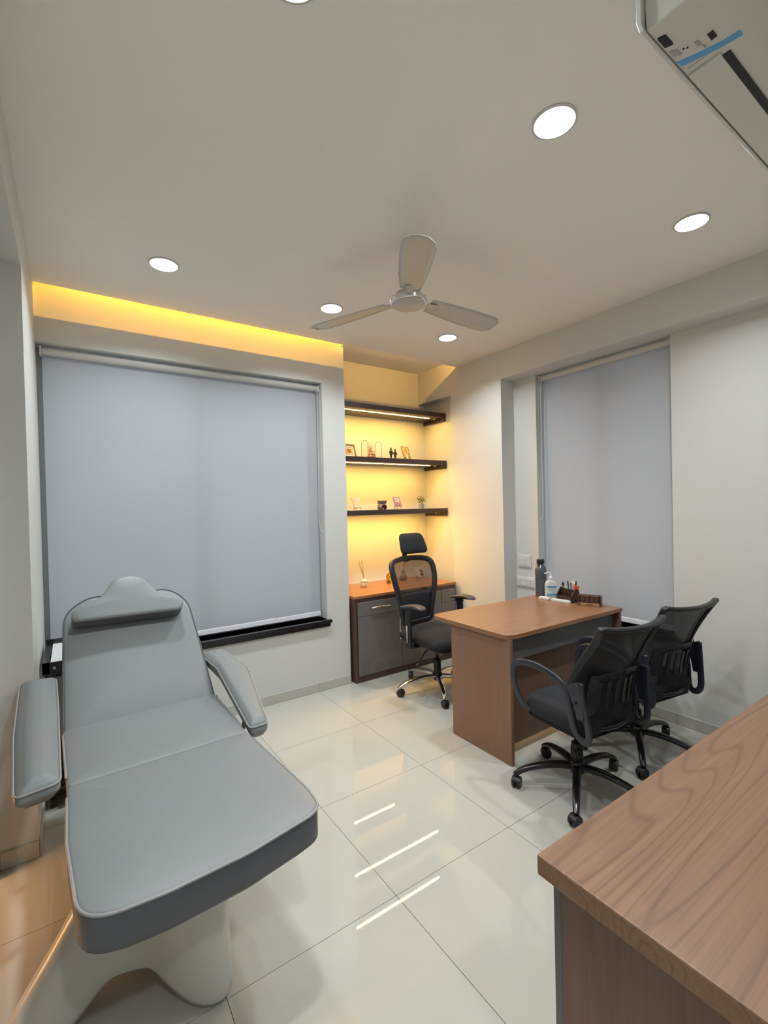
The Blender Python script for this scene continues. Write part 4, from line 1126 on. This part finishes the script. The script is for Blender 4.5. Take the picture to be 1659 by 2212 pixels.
# ------------------------------------------------------------------ things on the cabinet
CZ = ct
df = standing('reed_diffuser', 'cream reed diffuser at the left end of the cabinet top', 'diffuser', (2.30, 3.74, CZ))
bm = new(); lathe(bm, [(.026, 0), (.031, .003), (.034, .012), (.034, .040), (.031, .048)], 24); lab(obj('jar', bm, 'cream', df, smooth=True), 'frosted jar')
bm = new(); lathe(bm, [(.032, .0485), (.036, .052), (.033, .060), (.016, .072), (.008, .076)], 24); lathe(bm, [(.006, .075), (.011, .078), (.011, .084), (.006, .086)], 16); obj('lid', bm, 'ceramic', df, smooth=True)
for dx, dy, h in ((-.060, .0, .245), (-.038, .02, .255), (-.022, -.01, .262), (-.030, .005, .19), (-.012, .02, .25)):
    bm = new(); cyl(bm, (0, 0, .08), (dx, dy, h), .0014, n=6); obj('reed', bm, 'reed', df)
hd = standing('hand_sculpture', 'golden open hand sculpture leaning on the cabinet top', 'sculpture', (2.595, 3.755, CZ), math.radians(20))
def hand():
    bm = new(); X = Matrix.Translation((0, 0, .028)) @ Matrix.Rotation(math.radians(-28), 4, 'Y') @ Matrix.Rotation(math.radians(10), 4, 'X')
    pl = resample(round_poly([(-.020, 0), (.020, 0), (.026, .045), (-.024, .048)], .008, 3), .012)
    pad(bm, pl, -.008, .008, .002, .006, botedge=.006)
    bm.transform(Matrix.Rotation(math.pi / 2, 4, 'X'))
    for x, L_, sp in ((-.0195, .040, -.16), (-.0065, .048, -.04), (.0075, .046, .07), (.0200, .036, .20)):
        p0 = Vector((x, 0, .044)); d = Vector((math.sin(sp), 0, math.cos(sp)))
        path = [p0, p0 + d * L_ * .4, p0 + d * L_ * .75 + Vector((0, -.004, 0)), p0 + d * L_ + Vector((0, -.010, 0))]
        tube(bm, spline(path, 3), .0062, 8, scale=[1 - .3 * i / 9 for i in range(10)])
    path = [Vector((.018, 0, .010)), Vector((.034, -.004, .024)), Vector((.040, -.008, .042)), Vector((.038, -.012, .054))]
    tube(bm, spline(path, 3), .0068, 8, scale=[1 - .3 * i / 9 for i in range(10)])
    bm.transform(X); return bm
obj('hand', hand(), 'goldyellow', hd, smooth=True)
bm = new(); lathe(bm, [(.020, 0), (.024, .003), (.026, .020), (.022, .034), (.016, .040)], 20, (.004, 0, 0), 1, .8); obj('plinth', bm, 'gold', hd, smooth=True)
vs = standing('bud_vase', 'olive bottle vase with one stem, seen through the chair mesh', 'vase', (2.805, 3.79, CZ))
bm = new(); lathe(bm, [(.026, 0), (.036, .006), (.040, .026), (.036, .046), (.020, .064), (.013, .076), (.012, .092), (.020, .100), (.017, .104)], 24); obj('body', bm, 'greyceramic', vs, smooth=True)
bm = new(); cyl(bm, (0, 0, .09), (.018, 0, .19), .003, n=6); obj('stem', bm, 'reed', vs)

def canvas(name, label, loc, rz, w, h, m, lift=.030, lean=18, easel=True, thick=.006, cat='canvas'):
    """small canvas leaning on a mini easel; returns root and transform of the canvas face"""
    root = standing(name, label, cat, loc, rz)
    X = Matrix.Translation((0, 0, lift)) @ Matrix.Rotation(math.radians(-lean), 4, 'X')
    bm = new(); box(bm, -w / 2, w / 2, 0, thick, 0, h); bm.transform(X); p = obj('panel', bm, m, root)
    if easel:
        bm = new(); box(bm, -w * .36, w * .36, -.012, .008, lift - .007, lift - .001)
        e = obj('easel_ledge', bm, 'easel', root)
        for s in (-1, 1):
            bm = new(); sweep(bm, [(s * w * .22, .010, lift + h * .75), (s * w * .32, -.006, 0.002)] if False else [(s * w * .20, .004 + math.sin(math.radians(lean)) * h * .5 + thick, lift + h * .5), (s * w * .32, -.008, .003)], rrect(.006, .005, .2)); obj('easel_leg', bm, 'easel', root)
        bm = new(); sweep(bm, [(0, .006 + math.sin(math.radians(lean)) * h * .6 + thick, lift + h * .6), (0, .06, .003)], rrect(.006, .005, .2)); obj('easel_leg', bm, 'easel', root)
    return root, p, X
def flecks(panel, X, items, m, name='brushstroke'):
    """painted marks as one thin relief: items (x, z, angle, length, width)"""
    bm = new()
    for x, z, a, L_, w in items:
        c, s = math.cos(a), math.sin(a)
        q = [(x + c * u - s * v, -.0003, z + s * u + c * v) for u, v in ((-L_ / 2, 0), (-L_ / 4, -w / 2), (L_ / 4, -w / 2), (L_ / 2, 0), (L_ / 4, w / 2), (-L_ / 4, w / 2))]
        bm.faces.new([bm.verts.new(p) for p in q])
    bm.transform(X)
    return obj(name, bm, m, panel)

rc, p_, X = canvas('painted_canvas', 'cream canvas with a brown painted shape, on the cabinet behind the chair', (3.02, 3.76, CZ), math.radians(12), .085, .100, 'cream', .022, 16)
rnd = random.Random(3)
bm = new(); bl = spline([(.0, 0, .008), (.034, 0, .004), (.040, 0, .030), (.036, 0, .055), (.018, 0, .070), (.004, 0, .080), (-.004, 0, .068), (.0, 0, .04)], 3, True)
bm.faces.new([bm.verts.new((v.x, -.0003, v.z)) for v in bl]); bm.transform(X); obj('brushstroke', bm, 'brownink', p_)
bm = new(); bm.faces.new([bm.verts.new((.020 + .007 * math.cos(a_), -.0006, .038 + .008 * math.sin(a_))) for a_ in [k * math.pi / 6 for k in range(12)]]); bm.transform(X); obj('brushstroke', bm, 'cream', p_)
flecks(p_, X, [(-.006, .082, 1.2, .012, .007), (-.014, .060, .8, .018, .004), (-.024, .048, .7, .010, .005), (-.010, .062, -.3, .014, .004), (-.010, .030, 1.8, .022, .008), (-.012, .016, .3, .01, .004), (-.02, .07, 2.2, .008, .003)], 'brownink')

# ------------------------------------------------------------------ shelf 2 (upper objects)
Z2 = SH2
pf = standing('framed_picture', 'ornate gilt picture frame at the left end of the middle shelf', 'picture frame', (2.175, 3.72, Z2), math.radians(8))
XF = Matrix.Translation((0, 0, .002)) @ Matrix.Rotation(math.radians(-14), 4, 'X')
bm = new(); 
for (a_, b_, c_, d_) in ((-.075, .075, 0, .016), (-.075, .075, .119, .135), (-.075, -.059, .016, .119), (.059, .075, .016, .119)): box(bm, a_, b_, 0, .012, c_, d_)
bm.transform(XF); obj('frame_border', bm, 'frame', pf, bevel=.002)
bm = new(); box(bm, -.059, .059, .004, .008, .016, .119); bm.transform(XF); q = obj('mount', bm, 'cream', pf)
bm = new()
for (a_, b_, c_, d_) in ((-.040, .040, .030, .033), (-.040, .040, .102, .105), (-.040, -.037, .033, .102), (.037, .040, .033, .102)): box(bm, a_, b_, .0028, .0039, c_, d_)
bm.transform(XF); obj('inner_border', bm, 'brownink', q)
bm = new(); box(bm, -.026, .026, .0028, .0039, .045, .09); bm.transform(XF); obj('print', bm, 'gold', q)
sd = standing('dried_sprig', 'dried yellow green sprig lying in front of the gilt frame', 'plant', (2.05, 3.645, Z2))
def sprig(bm, base, n, spread, h, seed, lw=.008, ll=.018):
    r = random.Random(seed)
    for k in range(n):
        a = r.uniform(0, 2 * math.pi); rr = r.uniform(.1, 1) * spread; z = r.uniform(.2, 1) * h
        c = Vector(base) + Vector((math.cos(a) * rr, math.sin(a) * rr * .7, z))
        d = Vector((math.cos(a), math.sin(a), r.uniform(.2, 1.2))).normalized(); s = d.cross(Vector((0, 0, 1))).normalized()
        u = s.cross(d) * .002
        L_ = ll * r.uniform(.7, 1.2); w = lw * r.uniform(.6, 1.1)
        v = [c, c + d * L_ * .4 + s * w / 2, c + d * L_, c + d * L_ * .4 - s * w / 2]
        top = [bm.verts.new(p + u) for p in v]
        bm.faces.new(top)
    return bm
fo = obj('foliage', sprig(new(), (0, 0, .0), 60, .05, .062, 5), 'leaf2', sd); fo['kind'] = 'stuff'
bm = new(); tube(bm, [(0, 0, 0.002), (-.01, 0, .03), (.012, 0, .058)], .002, 5); obj('stem', bm, 'reed', sd)
# dome with golden idol
dm = standing('glass_dome', 'clear arched display case with a golden seated figurine, on the middle shelf', 'display case', (2.395, 3.70, Z2), math.radians(14))
arch = [(-.10, 0)] + [(-.10 + .0, .08)]
def archpts(w, h, n=10):
    r = w / 2; return [(-r, 0), (-r, h - r)] + [(-r * math.cos(math.pi * k / n), h - r + r * math.sin(math.pi * k / n)) for k in range(1, n)] + [(r, h - r), (r, 0)]
bm = new(); box(bm, -.098, .098, -.045, .045, 0, .010); obj('base_plate', bm, 'redpen', dm, bevel=.002)
ap = archpts(.084, .158)
for x in (-.095, .095):
    bm = new(); tube(bm, [(x, y, z + .010) for y, z in ap], .0018, 6); obj('arch_rim', bm, 'brownink', dm, smooth=True)
bm = new(); A_ = [bm.verts.new((-.095, y, z + .010)) for y, z in ap]; B_ = [bm.verts.new((.095, y, z + .010)) for y, z in ap]
for i in range(len(ap) - 1): bm.faces.new((A_[i], A_[i + 1], B_[i + 1], B_[i]))
obj('clear_cover', bm, 'clear', dm, smooth=True)
ido = standing('golden_figurine', 'small golden seated figurine inside the clear arched case', 'figurine', tuple(rootmat(dm) @ Vector((0, 0, .0102))), math.radians(14))
bm = new(); lathe(bm, [(.055, 0), (.060, .004), (.050, .012), (.052, .018), (.030, .026)], 20, (0, 0, 0), 1, .5); obj('pedestal', bm, 'gold', ido, smooth=True)
bm = new(); lathe(bm, [(.016, .022), (.026, .030), (.022, .045), (.015, .058), (.018, .066), (.011, .074), (.008, .078)], 16, (-.012, 0, 0), 1, .8)
lathe(bm, [(.002, .074), (.011, .079), (.012, .088), (.009, .095), (.005, .103), (.001, .118)], 14, (-.012, 0, 0))
tube(bm, spline([(-.026, 0, .066), (-.044, -.006, .058), (-.040, -.014, .078)], 4), .0045, 6); tube(bm, spline([(.002, 0, .066), (.018, -.008, .054), (.030, -.014, .060)], 4), .0045, 6)
tube(bm, spline([(-.02, -.01, .030), (-.050, -.016, .028), (-.02, -.022, .032), (.01, -.018, .030)], 4), .008, 8); tube(bm, spline([(0, -.01, .030), (.034, -.014, .030), (.014, -.022, .034)], 4), .008, 8)
obj('body', bm, 'gold', ido, smooth=True)
bm = new(); tube(bm, [(-.012 + .026 * math.cos(a_), .008, .086 + .026 * math.sin(a_)) for a_ in [2 * math.pi * k / 20 for k in range(20)]], .0022, 6, True); obj('halo', bm, 'gold', ido, smooth=True)
# two dark standing figurines
def figurine(label, x, h):
    t = standing('standing_figurine', label, 'figurine', (x, 3.70, Z2), 0, 'dark standing figurines on the middle shelf')
    s = h / .118
    bm = new(); lathe(bm, [(.014 * s, 0), (.013 * s, .01 * s), (.009 * s, .020 * s), (.013 * s, .04 * s), (.015 * s, .055 * s), (.012 * s, .066 * s), (.018 * s, .076 * s), (.019 * s, .082 * s), (.008 * s, .090 * s), (.0055 * s, .093 * s)], 16, sy=.75); obj('body', bm, 'bronze', t, smooth=True)
    bm = new(); lathe(bm, [(.004 * s, .0905 * s), (.0095 * s, .096 * s), (.0100 * s, .103 * s), (.0075 * s, .109 * s), (.0065 * s, .113 * s), (.002 * s, .120 * s)], 14); obj('head', bm, 'bronze', t, smooth=True)
    for q in (-1, 1):
        bm = new(); tube(bm, spline([(q * .016 * s, 0, .080 * s), (q * .023 * s, -.003, .066 * s), (q * .018 * s, -.010 * s, .055 * s), (q * .006 * s, -.013 * s, .062 * s)], 4), .0038 * s, 6); obj('arm', bm, 'bronze', t, smooth=True)
figurine('taller dark standing figurine, the left one of the pair', 2.622, .118)
figurine('shorter dark standing figurine, the right one of the pair', 2.672, .106)
rc, p_, X = canvas('picture_card', 'framed card with an orange painted figure at the right of the middle shelf', (2.845, 3.72, Z2), math.radians(10), .098, .150, 'easel', .001, 17, False, .008, 'picture')
bm = new()
for (a_, b_, c_, d_) in ((-.049, .049, 0, .004), (-.049, .049, .146, .150), (-.049, -.045, .004, .146), (.045, .049, .004, .146)): box(bm, a_, b_, -.002, .0, c_, d_)
bm.transform(X); obj('edge_frame', bm, 'darkwood', rc)
bm = new(); box(bm, -.049, .049, .0081, .010, 0, .15); bm.transform(X); obj('back_board', bm, 'darkwood', rc)
flecks(p_, X, [(0, .110, 1.57, .055, .034), (.002, .085, 1.57, .04, .02), (-.018, .095, 1.0, .02, .008), (.018, .092, 2.1, .02, .008)], 'orangeink')
flecks(p_, X, [(-.03, .03, .5, .03, .02), (.03, .035, 2.3, .03, .02), (.03, .07, 1.3, .03, .01), (-.032, .06, 1.3, .02, .008), (-.02, .015, .1, .03, .01)], 'greenink')
flecks(p_, X, [(.004, .060, 1.57, .03, .012), (.004, .035, 1.57, .04, .016), (-.006, .045, .8, .02, .006), (.014, .045, 2.3, .02, .006)], 'paper')

# ------------------------------------------------------------------ shelf 3
Z3 = SH3
rc, p_, X = canvas('painted_canvas', 'pale pink canvas with leaf marks at the left of the lowest shelf', (2.258, 3.745, Z3), math.radians(14), .100, .100, 'pink', .030, 20)
rnd = random.Random(8)
its = [(rnd.uniform(-.042, .042), rnd.uniform(.01, .09), rnd.uniform(.3, 2.4), rnd.uniform(.008, .016), .003) for _ in range(26)]
flecks(p_, X, its[:13], 'brownink'); flecks(p_, X, its[13:], 'greenink')
rc, p_, X = canvas('lettered_canvas', 'mauve canvas with white lettering on a tiny easel', (2.735, 3.745, Z3), math.radians(14), .100, .100, 'mauve', .030, 20)
RX = rootmat(rc)
text_mesh('lettering', 'WORK', .028, 'paper', p_, RX @ X @ Matrix.Translation((0, -.0005, .078)) @ Matrix.Rotation(math.pi / 2, 4, 'X'))
text_mesh('lettering', 'HARD', .030, 'paper', p_, RX @ X @ Matrix.Translation((0, -.0005, .052)) @ Matrix.Rotation(math.pi / 2, 4, 'X'))
text_mesh('lettering', 'Dream big', .019, 'pinkprint', p_, RX @ X @ Matrix.Translation((0, -.0005, .026)) @ Matrix.Rotation(math.pi / 2, 4, 'X'))
# oil burner
ob = standing('oil_burner', 'mauve ceramic oil burner with an arched opening on the lowest shelf', 'oil burner', (2.525, 3.735, Z3), math.radians(-52))
bm = new(); lathe(bm, [(.030, 0), (.040, .008), (.044, .024), (.040, .042), (.032, .050), (.034, .058), (.044, .084), (.046, .088), (.042, .088), (.036, .072), (.01, .070)], 32, cap=False)
# arched opening facing local +x... cut by removing faces
dele = [f for f in bm.faces if f.calc_center_median().z < .044 and f.calc_center_median().z > .004 and abs(math.atan2(f.calc_center_median().y, f.calc_center_median().x) + math.pi / 2 - math.radians(0)) < .52 and f.calc_center_median().z < .052]
bmesh.ops.delete(bm, geom=dele, context='FACES')
bo_ = obj('body', bm, 'burner', ob, smooth=True); bo_.rotation_euler = (0, 0, math.radians(52)); so = bo_.modifiers.new('t', 'SOLIDIFY'); so.thickness = .004; so.offset = 1
bm = new(); lathe(bm, [(.034, .0005), (.034, .003)], 20); obj('inner_floor', bm, 'black', ob)
bm = new(); lathe(bm, [(.017, .0035), (.018, .005), (.018, .016)], 18); obj('tea_light', bm, 'white', ob, smooth=True)
# potted plant
pl = standing('potted_plant', 'small green plant in a pale grey square pot at the right of the lowest shelf', 'plant', (3.02, 3.735, Z3), math.radians(10))
bm = new(); v0 = [(-.019, -.019), (.019, -.019), (.019, .019), (-.019, .019)]
lo_ = [bm.verts.new((x * .85, y * .85, 0)) for x, y in v0]; hi_ = [bm.verts.new((x * 1.15, y * 1.15, .048)) for x, y in v0]
bm.faces.new(lo_[::-1]); bm.faces.new(hi_)
for i in range(4): bm.faces.new((lo_[i], lo_[(i + 1) % 4], hi_[(i + 1) % 4], hi_[i]))
obj('pot', bm, 'label_grey', pl, bevel=.002)
bm = new()
for k in range(7):
    a = k * .9; tube(bm, spline([(0, 0, .046), (.02 * math.cos(a), .015 * math.sin(a), .075), (.045 * math.cos(a), .03 * math.sin(a), .10 + .03 * math.sin(k * 2.1))], 3), .0012, 5)
obj('stems', bm, 'reed', pl, smooth=True)
bm = new()
for k in range(7):
    a = k * .9; sprig(bm, (.034 * math.cos(a) - .006, .022 * math.sin(a), .052 + .018 * math.sin(k * 2.1)), 18, .020, .055, 30 + k, .010, .018)
fo = obj('foliage', bm, 'leaf', pl); fo['kind'] = 'stuff'
